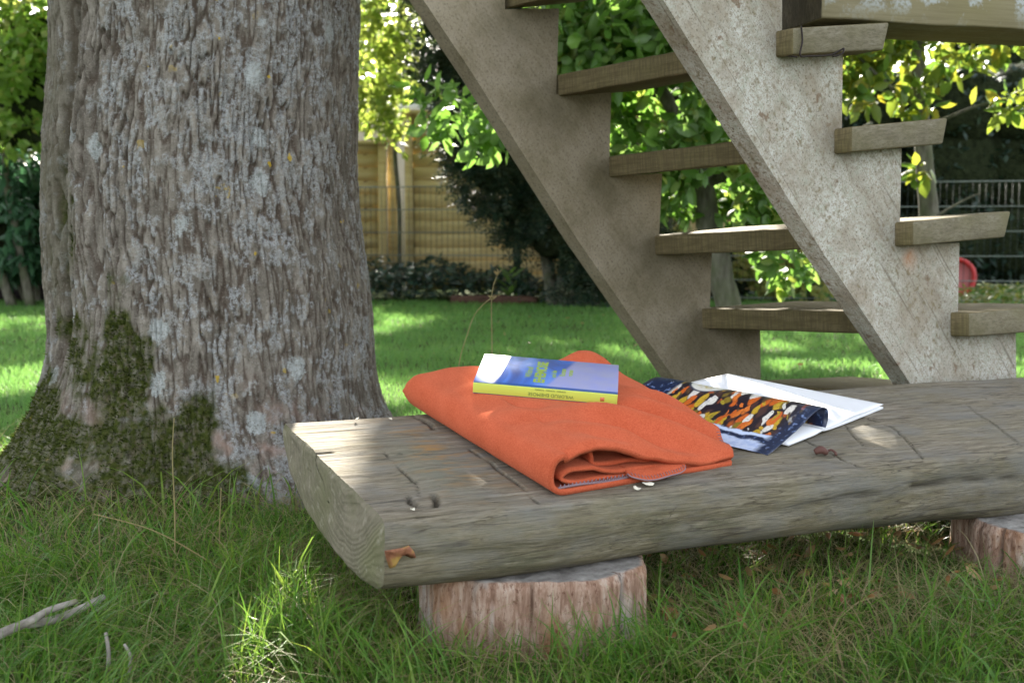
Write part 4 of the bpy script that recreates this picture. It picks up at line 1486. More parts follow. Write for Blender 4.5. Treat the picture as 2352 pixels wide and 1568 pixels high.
def foliage(root, name, m, seed, n, blobs, L, Wd, freq=3.0, thr=-0.08, shell=0.5, dirw=(0.7, 0.7, -0.15), fold=0.18, droop=0.2, singles=0, upn=0.7, fine=False):
    """leaf mass of a plant: the leaves that show largest are parts, the rest one joined part"""
    r = np.random.default_rng(seed)
    P, d = blob_points(r, n, blobs, freq, thr, shell, seed)
    D = nrm(d * dirw[0] + r.normal(0, dirw[1], (n, 3)) + np.array([0, 0, dirw[2]]))
    Nr = nrm(np.array([0, 0, upn]) + d * 0.5 + r.normal(0, 0.55, (n, 3)))
    l = L * r.uniform(0.65, 1.25, n)
    w = Wd * l / L * r.uniform(0.85, 1.15, n)
    mask = np.zeros(n, bool)
    if singles:
        q, z = proj(P)
        score = np.where(in_view(P, 0), l / z, 0)
        order = np.argsort(-score)[:singles]
        order = order[score[order] > 0]
        mask[order] = True
    V, Fc = leaf_arrays(P[~mask], D[~mask], Nr[~mask], l[~mask], w[~mask], fold, droop, fine)
    part(name, V, Fc, m, root, smooth=False, kind='stuff')
    if mask.any():
        meshes = []
        for j in range(4):
            v_, f_ = leaf_arrays(np.zeros((1, 3)), np.array([[0, 1.0, 0]]), np.array([[0, 0, 1.0]]), np.array([1.0]), np.array([Wd / L * (0.9 + 0.1 * j)]), fold * (0.6 + 0.3 * j), droop * (0.4 + 0.5 * j), True)
            me = mesh_data("leaf", v_, f_, False)
            mm = m[j % len(m)] if isinstance(m, list) else m
            me.materials.append(mm)
            meshes.append(me)
        base = Vector(root.location)
        for i in np.nonzero(mask)[0]:
            Sd = nrm(np.cross(D[i], Nr[i]))
            Nn_ = np.cross(Sd, D[i])
            s = l[i]
            M_ = Matrix(((Sd[0] * s, D[i][0] * s, Nn_[0] * s, P[i][0] - base.x), (Sd[1] * s, D[i][1] * s, Nn_[1] * s, P[i][1] - base.y), (Sd[2] * s, D[i][2] * s, Nn_[2] * s, P[i][2] - base.z), (0, 0, 0, 1)))
            o = bpy.data.objects.new("leaf", meshes[i % 4])
            COL.objects.link(o)
            o.parent = root
            o.matrix_local = M_
    return P


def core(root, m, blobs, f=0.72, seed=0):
    """dense shaded inside of a bush: solid dark lumps added to block light"""
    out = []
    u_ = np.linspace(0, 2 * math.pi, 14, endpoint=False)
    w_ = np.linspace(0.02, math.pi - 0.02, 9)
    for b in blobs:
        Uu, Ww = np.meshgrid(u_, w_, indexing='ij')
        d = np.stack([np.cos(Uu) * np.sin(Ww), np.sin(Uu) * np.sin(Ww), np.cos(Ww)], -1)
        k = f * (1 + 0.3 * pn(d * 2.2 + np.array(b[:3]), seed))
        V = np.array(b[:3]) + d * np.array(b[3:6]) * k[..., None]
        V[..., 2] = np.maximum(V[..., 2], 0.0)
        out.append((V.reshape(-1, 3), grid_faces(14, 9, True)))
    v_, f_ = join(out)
    part("dark_core", v_, f_, m, root, kind='stuff')  # added solid lumps, coloured dark, stop light leaking between the leaves


def limb_set(root, m, limbs, name="branch", k=7):
    for pts, r0, r1 in limbs:
        pp = smooth_path(pts, 18)
        pp = pp + 0.25 * r0 * np.stack([pn(np.stack([np.arange(18) * 0.5 + j * 9.1 + pts[0][0] * 3, np.zeros(18), np.zeros(18)], -1), 95) for j in range(3)], 1)
        v_, f_ = tube(pp, np.linspace(r0, r1, 18), k)
        part(name, v_, f_, m, root)


def PX(px, py, Y):
    return at(px, py, Y)


def blob(px, py, Y, rx, ry, rz):
    p = at(px, py, Y)
    return (p[0], p[1], p[2], rx, ry, rz)


t = NT("garden_bark")
v = t.coord(scale=(1, 1, 0.3))
c = t.ramp(t.noise(v, 40, 5), [(0.3, (0.06, 0.055, 0.04)), (0.7, (0.17, 0.16, 0.125))])
c = t.mix(t.ramp(t.noise(t.coord(), 9, 4), [(0.45, 0.0), (0.6, 0.6)]), c, (0.08, 0.095, 0.045))
M_gbark = t.done(t.pbr(c, 0.9, t.bump(t.noise(v, 60, 4), 0.5, 0.005), 0.15))
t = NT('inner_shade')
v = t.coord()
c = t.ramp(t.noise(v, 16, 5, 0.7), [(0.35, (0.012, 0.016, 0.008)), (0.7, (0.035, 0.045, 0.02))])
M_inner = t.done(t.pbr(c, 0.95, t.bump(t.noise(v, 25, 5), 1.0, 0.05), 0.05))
M_apple = leaf_mat("apple_leaf", [(0.07, 0.15, 0.025), (0.09, 0.19, 0.035), (0.12, 0.22, 0.045), (0.13, 0.22, 0.07), (0.20, 0.24, 0.05)], 0.52, rough=0.38, spec=0.45)
M_apple2 = leaf_mat("plum_leaf", [(0.06, 0.12, 0.02), (0.09, 0.16, 0.03), (0.16, 0.20, 0.03), (0.25, 0.22, 0.03)], 0.45, rough=0.4)
M_maple = leaf_mat("maple_leaf", [(0.13, 0.21, 0.035), (0.19, 0.26, 0.05), (0.25, 0.29, 0.07), (0.16, 0.22, 0.05)], 0.5)
M_laurel = leaf_mat("laurel_leaf", [(0.03, 0.08, 0.04), (0.045, 0.115, 0.055), (0.06, 0.14, 0.06)], 0.3, rough=0.35, spec=0.4)
M_shrubl = leaf_mat("bright_shrub_leaf", [(0.12, 0.22, 0.035), (0.16, 0.28, 0.05), (0.20, 0.30, 0.07), (0.26, 0.26, 0.08)], 0.55)
M_yew = leaf_mat("yew_needle", [(0.010, 0.026, 0.014), (0.016, 0.038, 0.020), (0.028, 0.050, 0.024), (0.06, 0.065, 0.025)], 0.12, rough=0.5, spec=0.3)
M_hedge = leaf_mat("hedge_leaf", [(0.012, 0.032, 0.022), (0.02, 0.045, 0.028), (0.03, 0.06, 0.03)], 0.15, rough=0.4)
M_back = leaf_mat("backdrop_leaf", [(0.03, 0.065, 0.012), (0.06, 0.11, 0.02), (0.10, 0.16, 0.025), (0.16, 0.19, 0.03)], 0.45)
M_cover_l = leaf_mat("groundcover_leaf", [(0.02, 0.045, 0.03), (0.035, 0.07, 0.05), (0.05, 0.09, 0.06)], 0.15, rough=0.3, spec=0.5)
M_yellow = leaf_mat("pale_shrub_leaf", [(0.28, 0.29, 0.08), (0.36, 0.34, 0.12), (0.16, 0.22, 0.04), (0.38, 0.30, 0.16)], 0.45)

# ---------------------------------------------------------------- apple tree behind the stairs
ap = empty("apple_tree", (0.86, 4.8, 0), "leafy apple tree with slender leaning trunk seen through the open stairs", "tree")
limb_set(ap, M_gbark, [([(0.98, 4.8, -0.03), (0.96, 4.8, 0.2), (0.88, 4.82, 0.55), (0.80, 4.85, 0.95)], 0.062, 0.048)], "trunk", 10)
limb_set(ap, M_gbark, [([(0.81, 4.84, 0.9), (0.6, 4.75, 1.25), (0.45, 4.6, 1.55), (0.3, 4.5, 1.9)], 0.034, 0.012),
                       ([(0.81, 4.85, 0.92), (0.95, 4.95, 1.3), (1.0, 5.0, 1.8)], 0.034, 0.014),
                       ([(0.84, 4.84, 0.75), (1.05, 4.7, 0.86), (1.3, 4.6, 0.90), (1.5, 4.6, 1.0)], 0.024, 0.008),
                       ([(0.62, 4.75, 1.22), (0.25, 4.55, 1.25), (-0.08, 4.4, 1.15), (-0.3, 4.35, 1.05)], 0.014, 0.004),
                       ([(0.9, 4.9, 1.15), (0.85, 4.6, 1.25), (1.05, 4.45, 1.3)], 0.014, 0.004)])
foliage(ap, "crown", M_apple, 101, 5600, [blob(1430, 130, 4.7, 0.42, 0.4, 0.30), blob(1560, 230, 4.7, 0.40, 0.4, 0.26), blob(1500, 330, 4.8, 0.34, 0.35, 0.20), blob(1620, 420, 4.8, 0.36, 0.35, 0.16),
         blob(1350, 60, 4.7, 0.35, 0.4, 0.3), blob(1720, 470, 4.75, 0.24, 0.3, 0.16), blob(1800, 600, 4.8, 0.13, 0.2, 0.12), blob(1480, -60, 4.8, 0.6, 0.5, 0.3)],
        0.082, 0.043, 3.2, -0.02, 0.25, (0.45, 0.75, -0.05), 0.2, 0.25, singles=230, fine=True)
foliage(ap, "crown", M_apple, 102, 210, [blob(1040, 270, 4.35, 0.16, 0.15, 0.11), blob(1130, 300, 4.35, 0.13, 0.14, 0.12), blob(985, 210, 4.35, 0.09, 0.1, 0.05), blob(1180, 250, 4.4, 0.14, 0.15, 0.12)],
        0.080, 0.044, 3.2, -0.2, 0.2, (0.45, 0.7, -0.2), 0.2, 0.25, singles=60, fine=True)

# ---------------------------------------------------------------- plum tree on the right
pl = empty("plum_tree", (2.05, 5.3, 0), "young fruit tree with thin dark trunk and yellowing leaves behind the stair treads", "tree")
limb_set(pl, M_gbark, [([(2.10, 5.35, -0.03), (2.06, 5.35, 0.5), (1.99, 5.35, 1.0), (1.94, 5.35, 1.6), (1.90, 5.35, 2.3)], 0.058, 0.022)], "trunk", 10)
limb_set(pl, M_gbark, [([(1.97, 5.35, 1.15), (1.7, 5.2, 1.3), (1.55, 5.1, 1.4)], 0.012, 0.005), ([(1.98, 5.35, 1.05), (2.2, 5.2, 1.15), (2.5, 5.1, 1.20), (2.75, 5.05, 1.22)], 0.010, 0.003),
                       ([(1.94, 5.35, 1.45), (2.2, 5.3, 1.6), (2.5, 5.2, 1.65)], 0.010, 0.003), ([(2.05, 5.35, 0.62), (2.15, 5.25, 0.70), (2.22, 5.2, 0.74)], 0.008, 0.003)])
foliage(pl, "crown", M_apple2, 111, 900, [blob(1990, 210, 5.2, 0.22, 0.25, 0.16), blob(2010, 120, 5.2, 0.22, 0.25, 0.16), blob(2150, 120, 5.2, 0.30, 0.25, 0.14), blob(2150, 230, 5.2, 0.24, 0.22, 0.13),
         blob(2240, 270, 5.1, 0.10, 0.1, 0.05), blob(2310, 240, 5.05, 0.13, 0.12, 0.06), blob(2110, 390, 5.2, 0.07, 0.09, 0.05), blob(2060, 40, 5.2, 0.4, 0.3, 0.2), blob(2330, 80, 5.1, 0.2, 0.2, 0.12)],
        0.085, 0.045, 3.0, 0.0, 0.2, (0.45, 0.75, -0.1), 0.2, 0.25, singles=190, fine=True)

# ---------------------------------------------------------------- golden maple in front of the panel fence
mp_ = empty("golden_maple", (at(912, 600, 9.95)[0], 9.95, 0), "slender tree with sunlit yellow green leaves hanging over the wooden panel fence", "tree")
mx = mp_.location.x
limb_set(mp_, M_gbark, [([(mx, 10.1, 0), (mx + 0.01, 10.1, 0.8), (mx - 0.02, 10.05, 1.4), (mx + 0.03, 9.9, 2.2), (mx + 0.2, 9.9, 3.4)], 0.020, 0.02)], "trunk", 8)
limb_set(mp_, M_gbark, [([(mx, 9.95, 1.55), (mx - 0.3, 9.7, 2.0), (mx - 0.5, 9.4, 2.4)], 0.018, 0.006), ([(mx + 0.05, 9.9, 2.2), (mx + 0.3, 9.6, 2.5), (mx + 0.5, 9.4, 2.6)], 0.018, 0.006)])
foliage(mp_, "crown", M_maple, 121, 2600, [blob(870, 150, 9.4, 0.36, 0.5, 0.42), blob(840, 260, 9.3, 0.28, 0.4, 0.24), blob(905, 290, 9.4, 0.17, 0.3, 0.16), blob(930, 340, 9.5, 0.05, 0.1, 0.09), blob(900, 30, 9.4, 0.34, 0.5, 0.3), blob(790, 120, 9.3, 0.5, 0.5, 0.5), blob(915, 190, 9.5, 0.17, 0.3, 0.3), blob(850, -120, 9.4, 0.5, 0.6, 0.4)],
        0.075, 0.05, 4.0, -0.02, 0.2, (0.4, 0.7, -0.35), 0.15, 0.3, singles=200)

# ---------------------------------------------------------------- shrubs on the left
ls = empty("laurel_bush", (-4.3, 9.3, 0), "dark bluish green laurel bush at the left behind the oak", "bush")
limb_set(ls, M_gbark, [([(-4.3 + 0.1 * k, 9.4, 0), (-4.35 + 0.25 * (k - 1), 9.4, 0.6), (-4.35 + 0.4 * (k - 1), 9.3, 1.2)], 0.03, 0.012) for k in range(3)], "stem")
foliage(ls, "foliage", M_laurel, 131, 5200, [blob(30, 430, 9.2, 1.05, 0.7, 0.40), blob(-30, 530, 9.1, 1.0, 0.6, 0.42), blob(60, 380, 9.4, 1.0, 0.7, 0.34), blob(150, 500, 9.5, 0.9, 0.6, 0.5), blob(30, 580, 8.9, 0.4, 0.35, 0.2)],
        0.14, 0.046, 2.4, 0.0, 0.35, (0.6, 0.5, -0.35), 0.15, 0.25, singles=160)
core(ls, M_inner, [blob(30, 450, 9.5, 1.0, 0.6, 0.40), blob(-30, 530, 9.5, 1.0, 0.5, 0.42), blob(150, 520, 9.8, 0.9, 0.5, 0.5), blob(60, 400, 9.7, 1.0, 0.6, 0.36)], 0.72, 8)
LTB = [blob(40, 170, 8.5, 0.9, 0.7, 0.32), blob(60, 60, 8.6, 0.8, 0.7, 0.32), blob(-60, 130, 8.6, 0.8, 0.7, 0.5), blob(60, 235, 8.2, 0.8, 0.5, 0.28), blob(40, 310, 8.0, 0.7, 0.4, 0.16), blob(160, 100, 8.8, 0.7, 0.7, 0.5)]
lt = empty("bright_shrub", (-4.0, 8.7, 0), "tall sunlit yellow green shrub above the laurel at the left edge", "shrub")
limb_set(lt, M_gbark, [([(-4.0 + 0.15 * k, 8.7, 0), (-4.0 + 0.3 * (k - 1), 8.7, 1.0), (-4.0 + 0.6 * (k - 1), 8.6, 2.2)], 0.04, 0.012) for k in range(3)], "stem")
core(lt, M_inner, [(b[0], b[1] + 0.3, b[2], b[3], b[4], b[5]) for b in LTB], 0.45, 9)
foliage(lt, "foliage", M_shrubl, 141, 6000, [blob(40, 170, 8.5, 0.9, 0.7, 0.32), blob(60, 60, 8.6, 0.8, 0.7, 0.32), blob(-60, 130, 8.6, 0.8, 0.7, 0.5), blob(60, 235, 8.2, 0.8, 0.5, 0.28), blob(40, 310, 8.0, 0.7, 0.4, 0.16), blob(160, 100, 8.8, 0.7, 0.7, 0.5), blob(20, -90, 8.8, 0.9, 0.8, 0.4)],
        0.085, 0.05, 3.2, 0.02, 0.25, (0.5, 0.7, -0.2), 0.15, 0.25, singles=160)
# dark logs lying under the laurel
t = NT("dark_log")
v = t.coord(scale=(0.2, 1, 1))
c = t.ramp(t.noise(v, 30, 5), [(0.3, (0.014, 0.011, 0.012)), (0.7, (0.05, 0.04, 0.042))])
M_dlog = t.done(t.pbr(c, 0.9, t.bump(t.noise(v, 40, 4), 0.5, 0.01), 0.1))
lp = empty("log_pile", (-4.6, 9.8, 0), "small stack of dark old logs under the laurel bush", "log pile")
for i, (x0, x1, y, z, r_) in enumerate(((-5.4, -3.75, 9.75, 0.08, 0.09), (-5.2, -3.8, 9.95, 0.10, 0.10), (-5.3, -3.78, 9.82, 0.245, 0.08), (-5.1, -3.9, 9.9, 0.385, 0.07))):
    v_, f_ = tube(smooth_path([(x0, y, z), ((x0 + x1) / 2, y + 0.02, z + 0.01), (x1, y - 0.03, z)], 10), r_ * (1 + 0.06 * np.sin(np.arange(10) * 2.1 + i)), 12)
    part("log", v_, f_, M_dlog, lp)

# ---------------------------------------------------------------- wooden panel fence
t = NT("fence_wood")
v = t.coord(scale=(0.08, 1, 1))
v1 = t.coord()
c = t.ramp(t.noise(v, 26, 5, 0.6, 0.5), [(0.3, (0.42, 0.30, 0.125)), (0.55, (0.55, 0.435, 0.22)), (0.75, (0.63, 0.52, 0.30))])
c = t.mix(t.ramp(t.noise(t.coord(scale=(0.6, 1, 1)), 7.5, 2), [(0.70, 0.0), (0.745, 0.85)]), c, (0.12, 0.055, 0.02))
ob = t.n("ObjectInfo").outputs['Random']
c = t.mix(t.math('MULTIPLY', ob, 0.35), c, (0.46, 0.34, 0.155))
M_fence = t.done(t.pbr(c, 0.75, t.bump(t.noise(v, 40, 4), 0.25, 0.003), 0.2))
fn = empty("panel_fence", (-1.5, 10.3, 0), "yellowish horizontal board panel fence behind the wire mesh", "fence")
FY = 10.3


def fbox(name, x0, x1, y0, y1, z0, z1, m, root, mesh=None):
    me = mesh
    if me is None:
        V1, f1 = box(-(x1 - x0) / 2, (x1 - x0) / 2, -(y1 - y0) / 2, (y1 - y0) / 2, -(z1 - z0) / 2, (z1 - z0) / 2)
        me = mesh_data(name, V1, f1, False)
        me.materials.append(m)
    o = bpy.data.objects.new(name, me)
    COL.objects.link(o)
    o.parent = root
    o.location = Vector(((x0 + x1) / 2, (y0 + y1) / 2, (z0 + z1) / 2)) - Vector(root.location)
    return o


def panel(x0, x1, top, bottom=0.06, y=FY, pitch=0.125):
    n = int((top - bottom - 0.05) / pitch)
    me = None
    fbox("frame", x0, x0 + 0.075, y - 0.03, y + 0.02, bottom, top, M_fence, fn)
    fbox("frame", x1 - 0.075, x1, y - 0.03, y + 0.02, bottom, top, M_fence, fn)
    for i in range(n + 1):
        z = bottom + 0.02 + i * pitch
        if me is None:
            h, th_ = pitch + 0.018, 0.014
            V1, f1 = box(-(x1 - x0 - 0.15) / 2, (x1 - x0 - 0.15) / 2, -th_ / 2, th_ / 2, -h / 2, h / 2)
            me = mesh_data("board", V1, f1, False)
            me.materials.append(M_fence)
        o = bpy.data.objects.new("board", me)
        COL.objects.link(o)
        o.parent = fn
        o.location = Vector(((x0 + x1) / 2, y + 0.006, z + pitch / 2)) - Vector(fn.location)
        o.rotation_euler = (R(11 + 1.5 * math.sin(i * 2.3)), 0, R(0.15 * math.sin(i * 1.7)))
    fbox("cap", x0 - 0.02, x1 + 0.02, y - 0.055, y + 0.05, top, top + 0.035, M_fence, fn)


xl, xr = at(889, 500, FY)[0], at(931, 500, FY)[0]
panel(xl - 1.8, xl, 1.42)
panel(xr, xr + 1.8, 1.70)
panel(xr + 1.9, xr + 3.7, 1.70)
panel(xl - 3.7, xl - 1.9, 1.42)
for x in (xl + 0.045, xr + 1.85, xl - 1.85):
    fbox("post", x - 0.04, x + 0.04, FY + 0.03, FY + 0.11, -0.1, 1.74, M_fence, fn)

# pale flat roofed shed beyond the fence
t = NT("shed_render")
M_shedw = t.done(t.pbr(t.mix(t.noise(t.coord(), 4, 3), (0.50, 0.46, 0.40), (0.6, 0.56, 0.50)), 0.9))
t = NT("shed_roof")
M_shedr = t.done(t.pbr(t.mix(t.noise(t.coord(), 3, 3), (0.60, 0.60, 0.60), (0.72, 0.71, 0.69)), 0.7))
sh = empty("garden_shed", (-1.9, 15.2, 0), "pale garden shed with a light flat roof just showing above the panel fence", "shed")
fbox("wall", -3.3, -0.75, 14.4, 16.4, 0, 2.15, M_shedw, sh)
fbox("roof", -3.45, -0.6, 14.2, 16.6, 2.153, 2.30, M_shedr, sh)

# ---------------------------------------------------------------- wire mesh fence along the lawn
t = NT("mesh_wire")
c = t.mix(t.noise(t.coord(), 3, 3), (0.10, 0.13, 0.11), (0.22, 0.24, 0.22))
M_mesh = t.done(t.pbr(c, 0.35, None, 0.5, Metallic=0.7))
t = NT('green_wire')
M_wireg = t.done(t.pbr((0.018, 0.030, 0.026), 0.6, None, 0.3))
A_, B_ = np.array([at(560, 500, 9.95)[0], 9.95, 0]), np.array([at(2620, 500, 8.62)[0], 8.62, 0])
mf = empty("mesh_fence", tuple(A_), "green double rod wire mesh fence at the far edge of the lawn", "fence")
fd = B_ - A_
flen = np.linalg.norm(fd)
fdn = fd / flen
for z in (0.05, 0.2, 0.4, 0.6, 0.8, 1.0):
    for off in (-0.008, 0.008):
        v_, f_ = tube([A_ + np.array([0, off, z]), A_ + fd / 2 + np.array([0, off, z]), B_ + np.array([0, off, z])], 0.0048, 6)
        part("rail", v_, f_, M_mesh, mf)
v_, f_ = tube([(0, 0, 0.02), (0, 0, 0.5), (0, 0, 1.005)], 0.0024, 5)
me_w = mesh_data("wire", v_, f_)
me_w.materials.append(M_wireg)
for i in range(int(flen / 0.05)):
    o = bpy.data.objects.new("wire", me_w)
    COL.objects.link(o)
    o.parent = mf
    o.location = fdn * 0.05 * i
V1, f1 = box(-0.03, 0.03, -0.02, 0.02, 0, 1.08)
me_p = mesh_data("post", V1, f1, False)
me_p.materials.append(M_wireg)
for s_ in (0.02, 2.52, 5.02, 7.4):
    o = bpy.data.objects.new("post", me_p)
    COL.objects.link(o)
    o.parent = mf
    o.location = fdn * min(s_, flen - 0.03) + np.array([0.0, 0.05, 0])
    o.rotation_euler = (0, 0, math.atan2(fdn[1], fdn[0]))

# ---------------------------------------------------------------- yew
yw = empty("yew_bush", (0.35, 8.75, 0), "dark green yew bush in front of the panel fence left of the stairs", "bush")
limb_set(yw, M_gbark, [([(0.35, 8.8, 0), (0.2, 8.8, 0.7), (-0.1, 8.75, 1.5), (-0.25, 8.7, 2.4)], 0.06, 0.02), ([(0.38, 8.8, 0), (0.45, 8.8, 0.8), (0.4, 8.8, 1.8)], 0.05, 0.02), ([(0.45, 8.8, 0), (0.8, 8.8, 0.6), (1.0, 8.7, 1.2)], 0.045, 0.015)], "trunk")
yb = [blob(1010, 30, 8.7, 0.26, 0.4, 0.36), blob(1060, 140, 8.7, 0.36, 0.45, 0.36), blob(1090, 300, 8.6, 0.38, 0.45, 0.30), blob(1150, 400, 8.6, 0.44, 0.45, 0.28), blob(1210, 480, 8.6, 0.42, 0.45, 0.24), blob(1290, 560, 8.5, 0.40, 0.45, 0.22),
      blob(1340, 640, 8.5, 0.28, 0.4, 0.16), blob(1240, 250, 8.8, 0.5, 0.5, 0.5), blob(1330, 400, 8.9, 0.5, 0.5, 0.5), blob(1420, 560, 8.8, 0.4, 0.45, 0.4), blob(1150, -60, 8.8, 0.55, 0.5, 0.4)]
r_ = np.random.default_rng(151)
P, d = blob_points(r_, 9000, yb, 3.4, -0.12, 0.35, 151)
ax_ = nrm(d * 0.8 + r_.normal(0, 0.5, P.shape) + np.array([0, 0, -0.1]))
k_ = 9                                                          # each twig carries a double row of needles
tq = np.linspace(0, 1, k_)
sd_ = nrm(np.cross(ax_, r_.normal(0, 0.4, P.shape) + np.array([0, 0, 1.0])))
PP = (P[:, None] + ax_[:, None] * (tq * 0.13)[None, :, None]).reshape(-1, 3)
sg = np.where(np.arange(k_) % 2 == 0, 1.0, -1.0)
DD = (ax_[:, None] * 0.55 + sd_[:, None] * sg[None, :, None]).reshape(-1, 3)
NN = np.repeat(np.cross(sd_, ax_), k_, 0) + r_.normal(0, 0.2, (len(PP), 3))
V1, f1 = leaf_arrays(PP, DD, NN, r_.uniform(0.034, 0.055, len(PP)), np.full(len(PP), 0.015), 0.05, 0.1)
part("foliage", V1, f1, M_yew, yw, smooth=False, kind='stuff')
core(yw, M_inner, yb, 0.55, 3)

# ---------------------------------------------------------------- low planting below the fence
gc = empty("groundcover", (-0.6, 9.4, 0), None, None)
bpy.data.objects.remove(gc)
r_ = np.random.default_rng(161)


def low_plants(name, n, poly, h, m, L, Wd, seed, label, cat):
    r = np.random.default_rng(seed)
    x = r.uniform(poly[0], poly[1], n)
    y = r.uniform(poly[2], poly[3], n)
    hh = h * (0.55 + 0.45 * pn(np.stack([x * 2.2, y * 2.2, 0 * x], -1), seed) + 0.25)
    z = np.abs(hh) * r.random(n) ** 0.6 + 0.02
    P = np.stack([x, y, z], -1)
    D = r.normal(0, 1, (n, 3)) * np.array([1, 1, 0.35])
    Nr = np.array([0, 0, 1.0]) + r.normal(0, 0.45, (n, 3))
    l = L * r.uniform(0.6, 1.2, n)
    V1, f1 = leaf_arrays(P, D, Nr, l, l * Wd / L, 0.15, 0.2)
    o = link(name, mesh_data(name, V1, f1, False), m)
    tag(o, label, cat, kind='stuff')


low_plants("ground_cover", 3600, (-2.2, 0.15, 9.25, 10.15), 0.34, M_cover_l, 0.085, 0.035, 162, "dark bluish ground cover along the foot of the panel fence", "ground cover")
low_plants("ground_cover", 1600, (0.05, 1.3, 8.9, 9.8), 0.24, M_hedge, 0.08, 0.035, 163, "low dark plants under the yew bush", "ground cover")
low_plants("ground_cover", 1500, (3.1, 5.6, 8.2, 8.9), 0.16, leaf_mat("weed_leaf", [(0.06, 0.10, 0.02), (0.12, 0.16, 0.03), (0.22, 0.20, 0.05)], 0.4), 0.06, 0.03, 164, "low sunlit weeds along the wire fence at the right", "ground cover")
# broad leaved plant and small bright plant by the bed
def rosette(name, px, Y, h, n, L, Wd, m, seed, label, up=0.8):
    r = np.random.default_rng(seed)
    x = at(px, 690, Y)[0]
    root = empty(name, (x, Y, 0), label, "plant", None)
    v_, f_ = tube([(x, Y, 0), (x + 0.01, Y, h * 0.5), (x, Y, h * 0.9)], np.array([0.008, 0.006, 0.003]), 6)
    part("stem", v_, f_, M_cover_l, root)
    for i in range(n):
        a = i * 2.4
        z = h * (0.1 + 0.8 * i / n)
        D = np.array([[math.cos(a), math.sin(a), up]])
        V1, f1 = leaf_arrays(np.array([[x, Y, z]]), D, np.array([[0, -0.3, 1.0]]), np.array([L * r.uniform(0.7, 1.1)]), np.array([Wd]), 0.15, 0.3, True)
        part("leaf", V1, f1, m, root)


rosette("leafy_plant", 1172, 9.25, 0.30, 11, 0.16, 0.055, M_apple, 171, "upright broad leaved green plant in the bed under the fence", 1.2)
rosette("small_plant", 1245, 9.15, 0.16, 9, 0.11, 0.05, M_maple, 172, "small sunlit yellowish plant at the bed edge beside the broad leaved one", 0.5)
rosette("small_plant", 1118, 9.3, 0.14, 8, 0.09, 0.045, M_apple2, 173, "small green plant in the bed left of the broad leaved one", 0.5)
# reddish edging log
t = NT("edging_wood")
v = t.coord(scale=(0.2, 1, 1))
c = t.ramp(t.noise(v, 30, 4), [(0.3, (0.045, 0.026, 0.02)), (0.7, (0.15, 0.085, 0.06))])
M_edge = t.done(t.pbr(c, 0.9, t.bump(t.noise(v, 50, 3), 0.4, 0.005), 0.1))
x0, x1 = at(1035, 700, 9.05)[0], at(1235, 700, 9.05)[0]
v_, f_ = tube(smooth_path([(x0, 9.1, 0.03), ((x0 + x1) / 2, 9.07, 0.036), (x1, 9.0, 0.03)], 14), 0.038 * (1 + 0.08 * np.sin(np.arange(14) * 1.9)), 12)
o = link("edging_log", mesh_data("edging_log", v_ - np.array([x0, 9.05, 0]), f_), M_edge)
o.location = (x0, 9.05, 0)
tag(o, "reddish brown log lying as bed edging at the back of the lawn", "log")

# ---------------------------------------------------------------- plants seen through the stairs
ys_ = empty("pale_shrub", (2.25, 9.3, 0), "sunlit pale yellow flowering shrub seen low between the stringers", "shrub")
limb_set(ys_, M_gbark, [([(2.25, 9.3, 0), (2.2, 9.3, 0.3), (2.05 + 0.3 * k, 9.25, 0.6)], 0.015, 0.006) for k in range(3)], "stem")
foliage(ys_, "foliage", M_yellow, 181, 1100, [blob(1790, 640, 9.3, 0.30, 0.3, 0.16), blob(1740, 610, 9.4, 0.25, 0.3, 0.2), blob(1860, 660, 9.2, 0.25, 0.3, 0.14), blob(1830, 600, 9.4, 0.25, 0.3, 0.2)],
        0.075, 0.055, 5.0, 0.02, 0.2, (0.5, 0.7, 0.0), 0.1, 0.15, singles=120)
ys2 = empty("pale_shrub", (1.42, 9.6, 0), "sunlit pale yellow shrub showing left of the apple trunk through the stairs", "shrub")
limb_set(ys2, M_gbark, [([(1.42, 9.6, 0), (1.4, 9.6, 0.5), (1.35 + 0.15 * k, 9.6, 1.0)], 0.018, 0.006) for k in range(2)], "stem")
foliage(ys2, "foliage", M_yellow, 182, 700, [blob(1540, 470, 9.6, 0.17, 0.3, 0.22), blob(1530, 520, 9.6, 0.2, 0.3, 0.16), blob(1550, 590, 9.6, 0.2, 0.3, 0.16)],
        0.075, 0.055, 5.0, 0.0, 0.2, (0.5, 0.7, 0.0), 0.1, 0.15, singles=60)
DB = [blob(1690, 600, 10.4, 0.5, 0.4, 0.4), blob(1620, 380, 10.5, 0.7, 0.5, 0.6), blob(1850, 450, 10.6, 0.8, 0.5, 0.65), blob(1500, 160, 10.7, 0.8, 0.5, 0.8), blob(1750, 180, 10.8, 1.0, 0.5, 0.9), blob(1450, 480, 10.9, 0.6, 0.4, 0.6), blob(1950, 560, 11.0, 0.6, 0.4, 0.5)]
dk = empty("dark_shrub", (1.9, 10.3, 0), "dark green shrub behind the apple trunk", "shrub")
limb_set(dk, M_gbark, [([(1.9, 10.3, 0), (1.8, 10.3, 0.6), (1.7, 10.3, 1.3)], 0.03, 0.01)], "stem")
foliage(dk, "foliage", M_hedge, 183, 2600, DB, 0.10, 0.045, 3.0, -0.15, 0.45)
core(dk, M_inner, DB, 0.75, 4)

